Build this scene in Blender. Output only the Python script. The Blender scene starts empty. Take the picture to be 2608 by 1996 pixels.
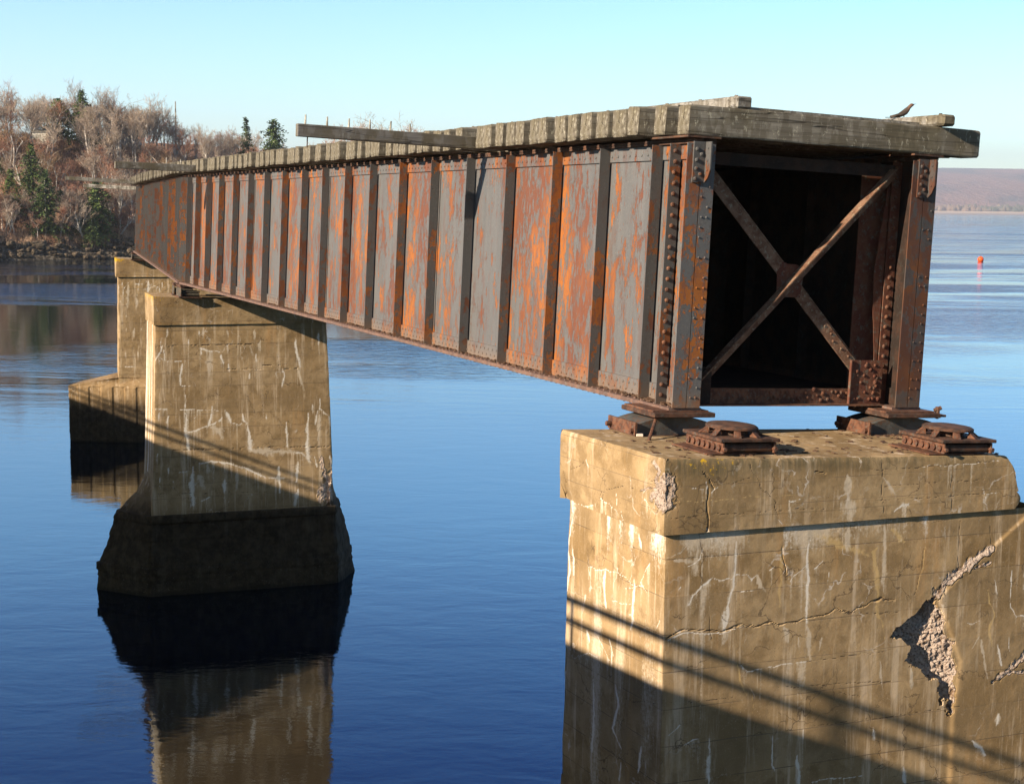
import bpy, math, random
import numpy as np
from math import radians, sin, cos, pi, sqrt, atan2, tan
from mathutils import Matrix, Vector

# ------------------------------------------------------------------ camera, sky, sun
scene = bpy.context.scene
col = scene.collection
CAMZ = 8.384


def rX(a): c, s = cos(a), sin(a); return np.array([[1, 0, 0], [0, c, -s], [0, s, c]])
def rY(a): c, s = cos(a), sin(a); return np.array([[c, 0, s], [0, 1, 0], [-s, 0, c]])
def rZ(a): c, s = cos(a), sin(a); return np.array([[c, -s, 0], [s, c, 0], [0, 0, 1]])


cam = bpy.data.cameras.new("camera")
camo = bpy.data.objects.new("camera", cam); col.objects.link(camo)
Mv = rY(0.0112) @ rX(0.1233)              # world -> view (x right, y forward, z up)
rt, fw, up = Mv[0], Mv[1], Mv[2]
m4 = Matrix(((rt[0], up[0], -fw[0], 0), (rt[1], up[1], -fw[1], 0), (rt[2], up[2], -fw[2], CAMZ), (0, 0, 0, 1)))
camo.matrix_world = m4
cam.sensor_width = 36; cam.lens = 3804.1 / 2608 * 36
cam.clip_start = 0.05; cam.clip_end = 30000
scene.camera = camo

SUN_AZ, SUN_EL = 235.4, 22.9              # azimuth clockwise from +Y, where the sun stands
w = bpy.data.worlds.new("World"); scene.world = w; w.use_nodes = True
nt = w.node_tree
bg = nt.nodes["Background"]
sky = nt.nodes.new("ShaderNodeTexSky"); sky.sky_type = 'NISHITA'; sky.sun_disc = False
sky.sun_elevation = radians(SUN_EL); sky.sun_rotation = radians(SUN_AZ)
sky.altitude = 0; sky.air_density = 1.0; sky.dust_density = 0.1; sky.ozone_density = 1.2
mul = nt.nodes.new('ShaderNodeMix'); mul.data_type = 'RGBA'; mul.blend_type = 'MULTIPLY'; mul.inputs[0].default_value = 1
stc = nt.nodes.new('ShaderNodeTexCoord'); sxz = nt.nodes.new('ShaderNodeSeparateXYZ'); nt.links.new(stc.outputs['Generated'], sxz.inputs[0])
crp = nt.nodes.new('ShaderNodeValToRGB'); nt.links.new(sxz.outputs[2], crp.inputs[0]); cr_ = crp.color_ramp
for i_, (p_, c_) in enumerate(((0, (.60, .76, .78)), (.13, (.41, .64, .85)), (.21, (.46, .78, 1.0)), (.38, (.06, .29, .68)), (.52, (.20, .26, .40)), (1, (.34, .31, .28)))):
    e_ = (cr_.elements[0] if i_ == 0 else cr_.elements[1] if i_ == 1 else cr_.elements.new(p_)); e_.position = p_; e_.color = (*c_, 1)
# the half of the sky round the low sun is warmer than the half the camera looks into
mrg = nt.nodes.new('ShaderNodeMapRange'); nt.links.new(sxz.outputs[1], mrg.inputs[0]); mrg.inputs[1].default_value = -.45; mrg.inputs[2].default_value = .15
wm = nt.nodes.new('ShaderNodeMix'); wm.data_type = 'RGBA'; nt.links.new(mrg.outputs[0], wm.inputs[0]); wm.inputs[6].default_value = (.86, .66, .50, 1); wm.inputs[7].default_value = (1, 1, 1, 1)
m2_ = nt.nodes.new('ShaderNodeMix'); m2_.data_type = 'RGBA'; m2_.blend_type = 'MULTIPLY'; m2_.inputs[0].default_value = 1; nt.links.new(crp.outputs[0], m2_.inputs[6]); nt.links.new(wm.outputs[2], m2_.inputs[7])
nt.links.new(m2_.outputs[2], mul.inputs[7])
nt.links.new(sky.outputs[0], mul.inputs[6]); nt.links.new(mul.outputs[2], bg.inputs[0]); bg.inputs[1].default_value = 0.15
sd = bpy.data.lights.new("sun", 'SUN'); so = bpy.data.objects.new("sun", sd); col.objects.link(so)
sd.energy = 5.0; sd.angle = radians(0.5); sd.color = (1.0, 0.82, 0.62)
so.rotation_euler = (radians(90 - SUN_EL), 0, radians(180 - SUN_AZ) + pi)
dv = Vector((sin(radians(SUN_AZ)) * cos(radians(SUN_EL)), cos(radians(SUN_AZ)) * cos(radians(SUN_EL)), sin(radians(SUN_EL))))
so.rotation_mode = 'QUATERNION'; so.rotation_quaternion = dv.to_track_quat('Z', 'Y')
so.location = (0, -20, 40)
vs = scene.view_settings
vs.view_transform = 'Standard'; vs.look = 'None'; vs.exposure = 1.1; vs.gamma = 1
scene.cycles.max_bounces = 6; scene.cycles.diffuse_bounces = 3; scene.cycles.glossy_bounces = 3
scene.cycles.caustics_reflective = False; scene.cycles.caustics_refractive = False

random.seed(7)
rng = np.random.default_rng(11)

# ------------------------------------------------------------------ helpers
def vnoise(P, sc=1.0, seed=0):
    P = np.asarray(P, float) * sc + seed * 17.13
    i = np.floor(P).astype(np.int64); f = P - i; f = f * f * (3 - 2 * f)
    def h(a, b, c):
        n = (a * 73856093) ^ (b * 19349663) ^ (c * 83492791)
        n = (n ^ (n >> 13)) * 1274126177 & 0x7fffffff
        return ((n ^ (n >> 16)) & 0xffff) / 65535.0
    r = 0
    for dx in (0, 1):
        for dy in (0, 1):
            for dz in (0, 1):
                wgt = (f[:, 0] if dx else 1 - f[:, 0]) * (f[:, 1] if dy else 1 - f[:, 1]) * (f[:, 2] if dz else 1 - f[:, 2])
                r = r + wgt * h(i[:, 0] + dx, i[:, 1] + dy, i[:, 2] + dz)
    return r * 2 - 1


def fbm(P, sc, oct=4, seed=0, gain=.5):
    r = 0; a = 1; t = 0
    for o in range(oct):
        r = r + a * vnoise(P, sc * 2 ** o, seed + o); t += a; a *= gain
    return r / t


def tag(o, label=None, cat=None, group=None, kind=None):
    if label: o["label"] = label
    if cat: o["category"] = cat
    if group: o["group"] = group
    if kind: o["kind"] = kind
    return o


def empty(name, loc=(0, 0, 0), rz=0.0, mat=None):
    o = bpy.data.objects.new(name, None); col.objects.link(o)
    o.empty_display_size = .3
    if mat is not None: o.matrix_world = mat
    else: o.location = loc; o.rotation_euler = (0, 0, rz)
    return o


def mk(name, verts, faces, mats, parent=None, fm=None, smooth=False, attrs=None):
    me = bpy.data.meshes.new(name)
    verts = np.asarray(verts, float)
    if len(faces) and isinstance(faces, np.ndarray):
        n, k = faces.shape
        me.vertices.add(len(verts)); me.vertices.foreach_set('co', verts.ravel())
        me.loops.add(n * k); me.loops.foreach_set('vertex_index', faces.ravel().astype(np.int32))
        me.polygons.add(n); me.polygons.foreach_set('loop_start', np.arange(0, n * k, k, dtype=np.int32))
        me.polygons.foreach_set('loop_total', np.full(n, k, dtype=np.int32))
        me.update(calc_edges=True)
    else:
        me.from_pydata([tuple(v) for v in verts], [], [tuple(f) for f in faces])
    if not isinstance(mats, (list, tuple)): mats = [mats]
    for m in mats: me.materials.append(m)
    if fm is not None: me.polygons.foreach_set('material_index', np.asarray(fm, dtype=np.int32))
    if smooth: me.polygons.foreach_set('use_smooth', np.ones(len(me.polygons), dtype=bool))
    if attrs:
        for k_, a in attrs.items():
            at = me.attributes.new(k_, 'FLOAT', 'POINT'); at.data.foreach_set('value', np.asarray(a, dtype=np.float32))
    me.validate(); me.update()
    o = bpy.data.objects.new(name, me); col.objects.link(o)
    if parent is not None: o.parent = parent
    return o


class MB:
    """collects boxes, bars, prisms and rivets into ONE mesh"""
    def __init__(s): s.v = []; s.f = []
    def add(s, V, F):
        b = len(s.v); s.v += [tuple(map(float, q)) for q in V]; s.f += [tuple(b + i for i in q) for q in F]; return s
    def box(s, x0, x1, y0, y1, z0, z1):
        V = [(x, y, z) for z in (z0, z1) for y in (y0, y1) for x in (x0, x1)]
        return s.add(V, [(0, 2, 3, 1), (4, 5, 7, 6), (0, 1, 5, 4), (2, 6, 7, 3), (0, 4, 6, 2), (1, 3, 7, 5)])
    def jbox(s, x0, x1, y0, y1, z0, z1, j, b=.0):
        R_ = lambda: random.uniform(-j, j)
        return s.bbox((x0 + x1) / 2 + R_(), (y0 + y1) / 2 + R_(), (z0 + z1) / 2 + R_() * .5, (x1 - x0) / 2, (y1 - y0) / 2, (z1 - z0) / 2, b)
    def bbox(s, cx, cy, cz, hx, hy, hz, b, R=None):
        # box with chamfered edges
        V = []; idx = {}
        for sx in (-1, 1):
            for sy in (-1, 1):
                for sz in (-1, 1):
                    for ax in range(3):
                        p = [sx * hx, sy * hy, sz * hz]
                        for a in range(3):
                            if a != ax: p[a] -= (sx, sy, sz)[a] * b
                        idx[(sx, sy, sz, ax)] = len(V); V.append(p)
        F = []
        S = (-1, 1)
        for ax in range(3):
            o1, o2 = [a for a in range(3) if a != ax]
            for sg in S:
                q = []
                for (a, c) in ((-1, -1), (1, -1), (1, 1), (-1, 1)):
                    k = [0, 0, 0]; k[ax] = sg; k[o1] = a; k[o2] = c; q.append(idx[(*k, ax)])
                F.append(q)
        for ax in range(3):
            o1, o2 = [a for a in range(3) if a != ax]
            for a in S:
                for c in S:
                    q = []
                    for sg, fx in ((-1, o1), (-1, o2), (1, o2), (1, o1)):
                        k = [0, 0, 0]; k[ax] = sg; k[o1] = a; k[o2] = c; q.append(idx[(*k, fx)])
                    F.append(q)
        for sx in S:
            for sy in S:
                for sz in S: F.append([idx[(sx, sy, sz, a)] for a in range(3)])
        V = np.array(V)
        if R is not None: V = V @ np.asarray(R).T
        V = V + np.array([cx, cy, cz])
        # orient outward
        c0 = np.array([cx, cy, cz]); G = []
        for q in F:
            n = np.cross(V[q[1]] - V[q[0]], V[q[2]] - V[q[0]])
            if n @ (V[q].mean(0) - c0) < 0: q = q[::-1]
            G.append(q)
        return s.add(V, G)
    def bar(s, p, q, wd, th, nrm):
        """flat bar from p to q, width wd across, thickness th along nrm"""
        p, q, n = map(lambda a: np.array(a, float), (p, q, nrm)); d = q - p; n /= np.linalg.norm(n)
        a = np.cross(d, n); a /= np.linalg.norm(a)
        V = [P + a * wd / 2 * i + n * th / 2 * j for P in (p, q) for i, j in ((-1, -1), (1, -1), (1, 1), (-1, 1))]
        return s.add(V, [(3, 2, 1, 0), (4, 5, 6, 7), (0, 1, 5, 4), (1, 2, 6, 5), (2, 3, 7, 6), (3, 0, 4, 7)])
    def cyl(s, p, q, r0, r1=None, n=8, cap=True):
        p, q = np.array(p, float), np.array(q, float); r1 = r0 if r1 is None else r1
        d = q - p; d /= np.linalg.norm(d) + 1e-12
        a = np.cross(d, [0, 0, 1] if abs(d[2]) < .9 else [1, 0, 0]); a /= np.linalg.norm(a); b = np.cross(d, a)
        V = [P + r * (cos(2 * pi * i / n) * a + sin(2 * pi * i / n) * b) for P, r in ((p, r0), (q, r1)) for i in range(n)]
        F = [(i, (i + 1) % n, n + (i + 1) % n, n + i) for i in range(n)]
        if cap: F += [tuple(range(n - 1, -1, -1)), tuple(range(n, 2 * n))]
        return s.add(V, F)
    def rivet(s, p, n, r=.016, k=6):
        p = np.array(p, float); n = np.array(n, float)
        a = np.cross(n, [0, 0, 1] if abs(n[2]) < .9 else [1, 0, 0]); a /= np.linalg.norm(a); b = np.cross(n, a)
        V = []
        for rr, h in ((1, -.1), (.75, .6)):
            V += [p + r * rr * (cos(2 * pi * i / k) * a + sin(2 * pi * i / k) * b) + n * r * h for i in range(k)]
        V.append(p + n * r * .85)
        F = [(i, (i + 1) % k, k + (i + 1) % k, k + i) for i in range(k)] + [(k + i, k + (i + 1) % k, 2 * k) for i in range(k)]
        return s.add(V, F)
    def prism(s, poly, axis, a0, a1):
        """polygon (2D) extruded along axis; poly given in the two other axes, in order"""
        n = len(poly); V = []
        for t in (a0, a1):
            for (i, j) in poly:
                q = [i, j]; q.insert(axis, t); V.append(q)
        ar = sum(poly[i][0] * poly[(i + 1) % n][1] - poly[(i + 1) % n][0] * poly[i][1] for i in range(n))
        F = [tuple(range(n - 1, -1, -1)), tuple(range(n, 2 * n))] + [(i, (i + 1) % n, n + (i + 1) % n, n + i) for i in range(n)]
        if (ar < 0) != (axis == 1): F = [f[::-1] for f in F]
        return s.add(V, F)
    def obj(s, name, mat, parent=None, smooth=False): return mk(name, s.v, s.f, mat, parent, smooth=smooth)


# ------------------------------------------------------------------ material helper
class NT:
    def __init__(s, name):
        s.m = bpy.data.materials.new(name); s.m.use_nodes = True; s.t = s.m.node_tree; s.t.nodes.clear()
        s.out = s.t.nodes.new('ShaderNodeOutputMaterial'); s.p = s.t.nodes.new('ShaderNodeBsdfPrincipled')
        s.t.links.new(s.p.outputs[0], s.out.inputs[0])
        s.tc = s.t.nodes.new('ShaderNodeTexCoord'); s.O = s.tc.outputs['Object']; s.G = s.t.nodes.new('ShaderNodeNewGeometry')
    def L(s, a, b): s.t.links.new(a, b)
    def put(s, sock, v):
        if hasattr(v, 'is_output') or isinstance(v, bpy.types.NodeSocket): s.L(v, sock)
        elif isinstance(v, (tuple, list)) and len(v) == 3 and sock.type == 'RGBA': sock.default_value = (*v, 1)
        else: sock.default_value = v
    def map(s, sc=(1, 1, 1), loc=(0, 0, 0), v=None):
        n = s.t.nodes.new('ShaderNodeMapping'); s.L(v or s.O, n.inputs[0]); n.inputs['Scale'].default_value = sc; n.inputs['Location'].default_value = loc
        return n.outputs[0]
    def noise(s, scale, detail=5, rough=.55, v=None, dist=0, dim='3D'):
        n = s.t.nodes.new('ShaderNodeTexNoise'); s.L(v or s.O, n.inputs['Vector'])
        n.inputs['Scale'].default_value = scale; n.inputs['Detail'].default_value = detail; n.inputs['Roughness'].default_value = rough; n.inputs['Distortion'].default_value = dist
        return n.outputs[0]
    def vor(s, scale, v=None, feat='F1', out=0, rnd=1):
        n = s.t.nodes.new('ShaderNodeTexVoronoi'); s.L(v or s.O, n.inputs['Vector']); n.feature = feat; n.inputs['Scale'].default_value = scale
        n.inputs['Randomness'].default_value = rnd
        return n.outputs[out]
    def white(s, v):
        n = s.t.nodes.new('ShaderNodeTexWhiteNoise'); n.noise_dimensions = '1D'; s.L(v, n.inputs['W']); return n.outputs[0]
    def ramp(s, f, a, b, ca=(0, 0, 0), cb=(1, 1, 1)):
        n = s.t.nodes.new('ShaderNodeMapRange'); n.interpolation_type = 'SMOOTHSTEP'; s.put(n.inputs[0], f)
        n.inputs[1].default_value = a; n.inputs[2].default_value = b; return n.outputs[0]
    def mix(s, f, a, b, mode='MIX'):
        n = s.t.nodes.new('ShaderNodeMix'); n.data_type = 'RGBA'; n.blend_type = mode
        s.put(n.inputs[0], f); s.put(n.inputs[6], a); s.put(n.inputs[7], b); return n.outputs[2]
    def math(s, op, a, b=0.0, c=None):
        n = s.t.nodes.new('ShaderNodeMath'); n.operation = op; s.put(n.inputs[0], a); s.put(n.inputs[1], b)
        if c is not None: s.put(n.inputs[2], c)
        return n.outputs[0]
    def sep(s, v=None):
        n = s.t.nodes.new('ShaderNodeSeparateXYZ'); s.L(v or s.O, n.inputs[0]); return n.outputs
    def attr(s, name):
        n = s.t.nodes.new('ShaderNodeAttribute'); n.attribute_name = name; return n.outputs['Fac']
    def rnd(s):
        n = s.t.nodes.new('ShaderNodeObjectInfo'); return n.outputs['Random']
    def bump(s, h, st=.5, d=.01, n0=None):
        n = s.t.nodes.new('ShaderNodeBump'); n.inputs['Strength'].default_value = st; n.inputs['Distance'].default_value = d; s.L(h, n.inputs['Height'])
        if n0 is not None: s.L(n0, n.inputs['Normal'])
        return n.outputs[0]
    def fin(s, c, rough=.8, normal=None, spec=.3):
        s.put(s.p.inputs['Base Color'], c); s.put(s.p.inputs['Roughness'], rough); s.p.inputs['Specular IOR Level'].default_value = spec
        if normal is not None: s.L(normal, s.p.inputs['Normal'])
        return s.m


def mat_paint(name, rust=.0, dark=0.0, scale=1.0, k=1.0):
    """grey paint flaking off to orange primer and brown rust"""
    n = NT(name); x, y, z = n.sep()[:3]
    pan = n.white(n.math('FLOOR', n.math('DIVIDE', n.math('ADD', y, .58), 1.146)))
    pn = n.math('ADD', n.math('MULTIPLY', n.math('SUBTRACT', pan, .5), .09), n.math('MULTIPLY', n.math('SUBTRACT', n.noise(.5, 2), .5), .3))
    v = n.map((3 * scale, 6.2 * scale, 2.3 * scale))
    n1 = n.noise(1.0, 12, .74, v, .0)
    v2 = n.map((11, 30, 6)); n2 = n.noise(1.0, 6, .72, v2)
    n3 = n.noise(55, 3, .6)
    f = n.math('ADD', n.math('ADD', n1, pn), n.math('MULTIPLY', n.math('SUBTRACT', n2, .5), .40))
    f = n.math('ADD', f, rust)
    m1 = n.ramp(f, .509, .519)
    edge = n.math('MULTIPLY', n.ramp(f, .496, .508), n.ramp(f, .520, .510))                        # primer shows
    m2 = n.ramp(n.math('ADD', n.noise(1.0, 8, .72, n.map((4, 9, 2.4), (3, 3, 3))), rust), .53, .60)
    spk = n.ramp(n.noise(1.0, 4, .6, n.map((14, 34, 8), (9, 1, 4))), .66, .70)
    flk = n.ramp(n.math('ADD', n.noise(1.0, 7, .7, n.map((9, 20, 6.5), (2, 6, 1))), n.math('MULTIPLY', n.math('SUBTRACT', n1, .5), -.5)), .525, .538)
    m1 = n.math('MULTIPLY', m1, n.math('SUBTRACT', 1.0, n.math('MULTIPLY', flk, .92)))
    grey = n.mix(n.noise(1.0, 4, .6, n.map((5, 9, .8))), (.088, .092, .095), (.155, .155, .155))
    grey = n.mix(n.ramp(n3, .55, .8), grey, (.21, .19, .17))
    org = n.mix(n.ramp(n.noise(1.0, 4, .6, n.map((.9, 1.6, .6), (5, 5, 5))), .4, .62), (.16, .06, .032), (.34, .118, .026))
    org = n.mix(n.math('MULTIPLY', n.ramp(n.noise(1.0, 7, .75, n.map((16, 36, 7), (8, 2, 5))), .53, .56), .7), org, (.17, .075, .052))
    c = n.mix(m1, grey, org)
    c = n.mix(n.math('MULTIPLY', spk, .8), c, (.17, .075, .05))
    c = n.mix(n.math('MULTIPLY', n.ramp(n.noise(1.0, 3, .6, n.map((50, 90, 34))), .66, .70), .7), c, (.06, .045, .035))
    c = n.mix(n.math('MULTIPLY', m2, .38), c, (.125, .07, .056))
    c = n.mix(n.math('MULTIPLY', edge, .6), c, (.05, .035, .03))
    lo = n.ramp(n.math('ADD', z, n.math('MULTIPLY', n.noise(3, 4), .25)), .34, .10)
    c = n.mix(n.math('MULTIPLY', lo, .7), c, n.mix(n.noise(14, 5), (.16, .11, .08), (.26, .18, .12)))
    h = n.math('ADD', n.math('MULTIPLY', m1, -.6), n.math('MULTIPLY', n.noise(30, 6, .7), .35))
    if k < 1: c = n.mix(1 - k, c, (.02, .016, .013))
    return n.fin(c, .62, n.bump(h, .6, .006), .3)


def mat_rust(name, c0=(.055, .032, .024), c1=(.125, .062, .038), c2=(.10, .088, .074), sc=9):
    n = NT(name)
    a = n.noise(sc, 8, .65); b = n.noise(sc * 3.1, 6, .7, n.map(loc=(4, 2, 1)))
    c = n.mix(n.ramp(a, .4, .6), c0, c1); c = n.mix(n.ramp(b, .52, .66), c, c2)
    h = n.math('ADD', a, n.math('MULTIPLY', n.noise(sc * 9, 4, .7), .5))
    return n.fin(c, .85, n.bump(h, .8, .01), .25)


def mat_wood(name, a=(.15, .135, .108), b=(.31, .29, .245), lich=.62, axis=0):
    n = NT(name); x, y, z = n.sep()[:3]
    sc = [26, 26, 26]; sc[axis] = 1.4
    g = n.noise(1.0, 6, .6, n.map(tuple(sc)), .3)
    r = n.rnd()
    nx = n.math('ABSOLUTE', n.sep(n.G.outputs['Normal'])[0])
    big = n.noise(2.4, 5, .6, n.map(loc=(2, 7, 3)))
    c = n.mix(n.ramp(g, .3, .7), a, b)
    c = n.mix(n.ramp(big, .45, .62), c, (.17, .15, .105))
    vst = n.noise(1.0, 5, .65, n.map((9, 30, 3.2)))           # weathering of the end grain
    dk = n.ramp(vst, .56, .47); c = n.mix(n.math('MULTIPLY', dk, .55), c, (.10, .085, .06))
    li = n.ramp(n.noise(1.0, 6, .75, n.map((24, 24, 11), (1, 2, 3))), .66 - .14 * lich, .72 - .14 * lich)
    c = n.mix(n.math('MULTIPLY', li, .75), c, (.50, .48, .38))
    c = n.mix(n.math('MULTIPLY', r, .45), c, n.mix(.5, c, (.09, .08, .055)))
    cr = n.ramp(n.noise(1.0, 3, .5, n.map((.35, 7, 9), (8, 8, 8))), .50, .508)
    cr2 = n.math('MULTIPLY', cr, n.ramp(n.noise(1.0, 3, .5, n.map((.35, 7, 9), (8, 8, 8))), .520, .512))
    c = n.mix(n.math('MULTIPLY', cr2, .6), c, (.04, .035, .03))
    h = n.math('ADD', g, n.math('MULTIPLY', cr2, -1.5))
    return n.fin(c, .9, n.bump(h, .7, .008), .15)


def mat_concrete(name, tide=0.0, boards=.30, tint=(1, 1, 1), top=False, stain=0.0):
    n = NT(name); x, y, z = n.sep()[:3]
    T = lambda c: tuple(a * b * k for a, b, k in zip(c, tint, (1.14, 1.11, 1.08)))
    big = n.noise(1.1, 6, .6); med = n.noise(5, 6, .65, n.map(loc=(3, 1, 2))); fine = n.noise(70, 4, .7)
    strk = n.noise(1.0, 5, .6, n.map((5.5, 5.5, .45), (4, 4, 4)))
    c = n.mix(n.ramp(big, .36, .62), T((.22, .152, .072)), T((.40, .295, .165)))
    c = n.mix(n.math('MULTIPLY', n.ramp(med, .45, .64), .65), c, T((.17, .115, .052)))
    c = n.mix(n.math('MULTIPLY', n.ramp(strk, .55, .72), .55), c, T((.40, .25, .11)))
    c = n.mix(n.math('MULTIPLY', n.ramp(n.noise(1.0, 6, .68, n.map((7, 7, .55), (9, 2, 4))), .52, .66), .75), c, T((.60, .50, .37)))
    c = n.mix(n.math('MULTIPLY', n.ramp(fine, .56, .74), .35), c, T((.60, .52, .42)))
    c = n.mix(n.math('MULTIPLY', n.ramp(fine, .42, .28), .4), c, T((.16, .12, .08)))
    # form-board lines
    zz = n.math('ADD', z, n.math('MULTIPLY', n.noise(2.2, 2), .015))
    fr = n.math('FRACT', n.math('DIVIDE', zz, boards))
    ln = n.math('MULTIPLY', n.ramp(fr, .965, .985), n.ramp(n.noise(1.6, 4, .6, n.map((1, 1, 5))), .38, .55))
    c = n.mix(n.math('MULTIPLY', ln, .85), c, (.12, .09, .06))
    brd = n.white(n.math('FLOOR', n.math('DIVIDE', zz, boards)))
    c = n.mix(n.math('MULTIPLY', brd, .32), c, T((.27, .21, .13)))
    if stain:
        st = n.noise(1.0, 6, .7, n.map((30, 30, 1.2), (6, 1, 1)))
        nyy = n.ramp(n.math('ABSOLUTE', n.sep(n.G.outputs['Normal'])[1]), .6, .8)
        band = n.ramp(n.math('ADD', z, n.math('MULTIPLY', n.noise(3, 3), .18)), stain - .14, stain + .02)
        c = n.mix(n.math('MULTIPLY', n.math('MULTIPLY', band, nyy), n.math('ADD', n.math('MULTIPLY', n.ramp(st, .4, .6), .45), .35)), c, (.11, .095, .055))
    # painted-on chemistry: lime runs, cracks, raw breaks (vertex attributes hold where they are)
    br = n.math('ADD', n.math('MULTIPLY', n.noise(40, 4, .7), .5), n.math('MULTIPLY', n.noise(1.0, 5, .7, n.map((55, 55, 7), (2, 2, 2))), .5))
    def soft(a, lo=.25, hi=.75): return n.ramp(n.math('ADD', a, n.math('MULTIPLY', n.math('SUBTRACT', br, .5), 1.9)), lo, hi)
    c = n.mix(n.math('MULTIPLY', soft(n.attr('yel')), .55), c, T((.60, .44, .20)))
    c = n.mix(n.math('MULTIPLY', soft(n.attr('pale')), .75), c, T((.56, .50, .40)))
    c = n.mix(n.math('MULTIPLY', soft(n.attr('lime')), .9), c, (.78, .74, .66))
    # map cracking filled with lime, in patches
    wv = n.t.nodes.new('ShaderNodeVectorMath'); wv.operation = 'ADD'; n.L(n.O, wv.inputs[0])
    wn = n.t.nodes.new('ShaderNodeTexNoise'); n.L(n.O, wn.inputs['Vector']); wn.inputs['Scale'].default_value = 7; wn.inputs['Detail'].default_value = 4
    ws = n.t.nodes.new('ShaderNodeVectorMath'); ws.operation = 'SCALE'; n.L(wn.outputs['Color'], ws.inputs[0]); ws.inputs['Scale'].default_value = .22; n.L(ws.outputs[0], wv.inputs[1])
    ce = n.vor(2.6, n.map((1, 1, .8), v=wv.outputs[0]), 'DISTANCE_TO_EDGE')
    pm_ = n.ramp(n.noise(1.3, 4, .6, n.map(loc=(6, 2, 9))), .50, .62)
    lw = n.math('MULTIPLY', n.ramp(ce, .020, .006), n.math('MULTIPLY', pm_, n.ramp(n.noise(9, 3, .6), .40, .6)))
    c = n.mix(n.math('MULTIPLY', lw, .75), c, (.66, .60, .52))
    ce2 = n.vor(1.7, n.map((1, 1, 1.3), (4, 4, 4), v=wv.outputs[0]), 'DISTANCE_TO_EDGE')
    dk2 = n.math('MULTIPLY', n.ramp(ce2, .010, .003), n.ramp(n.noise(1.7, 3, .6, n.map(loc=(1, 8, 3))), .48, .58))
    c = n.mix(n.math('MULTIPLY', dk2, .6), c, (.07, .05, .035))
    pits = n.ramp(n.vor(30), .16, .08); pits = n.math('MULTIPLY', pits, n.ramp(n.noise(4, 3), .5, .62))
    c = n.mix(n.math('MULTIPLY', pits, .6), c, (.09, .065, .045))
    raw = n.attr('raw')
    rc = n.mix(n.ramp(n.vor(38), .1, .5), (.30, .21, .16), (.74, .61, .51)); rc = n.mix(n.ramp(n.noise(11, 5, .7), .5, .66), rc, (.36, .24, .15)); rc = n.mix(n.math('MULTIPLY', n.ramp(n.vor(24, n.map(loc=(3, 3, 3))), .16, .10), .7), rc, (.16, .14, .13))
    c = n.mix(n.ramp(raw, .3, .6), c, rc)
    crk = n.ramp(n.math('ADD', n.attr('crack'), n.math('MULTIPLY', n.math('SUBTRACT', br, .5), .7)), .45, .7)
    c = n.mix(n.math('MULTIPLY', crk, .85), c, (.05, .035, .025))
    lic = n.math('MULTIPLY', n.attr('lichen'), 1.0)
    lm = n.ramp(n.math('ADD', lic, n.math('MULTIPLY', n.math('SUBTRACT', n.noise(16, 7, .82), .5), 2.6)), .78, .84)
    c = n.mix(lm, c, (.62, .38, .02))
    rough = .93
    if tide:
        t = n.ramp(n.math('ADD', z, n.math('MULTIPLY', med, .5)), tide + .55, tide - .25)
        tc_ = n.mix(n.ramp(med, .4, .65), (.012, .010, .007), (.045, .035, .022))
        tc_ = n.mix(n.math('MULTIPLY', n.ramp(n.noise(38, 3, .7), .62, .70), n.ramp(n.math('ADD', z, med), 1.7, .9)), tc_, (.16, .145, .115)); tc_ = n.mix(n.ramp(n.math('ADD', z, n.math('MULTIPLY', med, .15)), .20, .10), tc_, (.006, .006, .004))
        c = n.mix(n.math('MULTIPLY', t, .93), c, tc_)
    h = n.math('ADD', n.math('MULTIPLY', fine, .5), n.math('ADD', n.math('MULTIPLY', med, .2), n.math('MULTIPLY', ln, -.8)))
    nn = n.bump(h, .4, .006)
    nn = n.bump(n.math('MULTIPLY', n.noise(28, 6, .8), n.ramp(raw, .2, .6)), 1.0, .05, nn)
    return n.fin(c, rough, nn, .2)


def mat_simple(name, c, rough=.8, var=.3, sc=6, bump=.3):
    n = NT(name); a = n.noise(sc, 5, .6)
    cc = n.mix(n.ramp(a, .35, .65), tuple(k * (1 - var) for k in c), tuple(min(1, k * (1 + var)) for k in c))
    return n.fin(cc, rough, n.bump(a, bump, .02), .25)


M = {}
M['web'] = mat_paint('flaking_grey_paint')
M['rib'] = mat_paint('flaking_grey_paint_shaded', -.02, scale=1.3, k=.72)  # same grey paint, darkened to put the flanks' grazing shade into the colour
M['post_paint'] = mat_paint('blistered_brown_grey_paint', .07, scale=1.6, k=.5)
M['steel'] = mat_paint('flaking_grey_paint_dirty', .02, scale=1.5)
M['rust'] = mat_rust('rusty_steel')
M['rust_brown'] = mat_rust('rust_scale', (.08, .036, .024), (.17, .078, .045), (.12, .105, .085), 12)
M['cast'] = mat_rust('old_cast_iron', (.07, .065, .054), (.12, .11, .085), (.15, .07, .035), 5)
M['brace'] = mat_rust('rust_and_tan_paint', (.13, .065, .04), (.22, .13, .085), (.27, .235, .175), 8)
M['rivet'] = mat_rust('rusty_rivet_heads', (.10, .05, .035), (.22, .10, .055), (.13, .12, .11), 20)
M['flange'] = mat_rust('flaking_bottom_flange', (.13, .085, .072), (.20, .12, .09), (.17, .14, .12), 7)
M['tie'] = mat_wood('weathered_sleeper_wood')
M['timber'] = mat_wood('silver_grey_timber', (.20, .19, .17), (.38, .37, .34), .25, axis=1)
M['plank'] = mat_wood('grey_walkway_plank', (.17, .165, .16), (.28, .275, .26), .1)
M['white_plank'] = mat_wood('pale_plank', (.55, .53, .47), (.74, .72, .65), .3)
M['conc_body'] = mat_concrete('stained_concrete', tide=0.0)
M['conc_cap'] = mat_concrete('stained_cap_concrete', boards=.19, stain=6.47)
M['conc_mid'] = mat_concrete('stained_concrete_tidal', tide=1.75)
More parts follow.
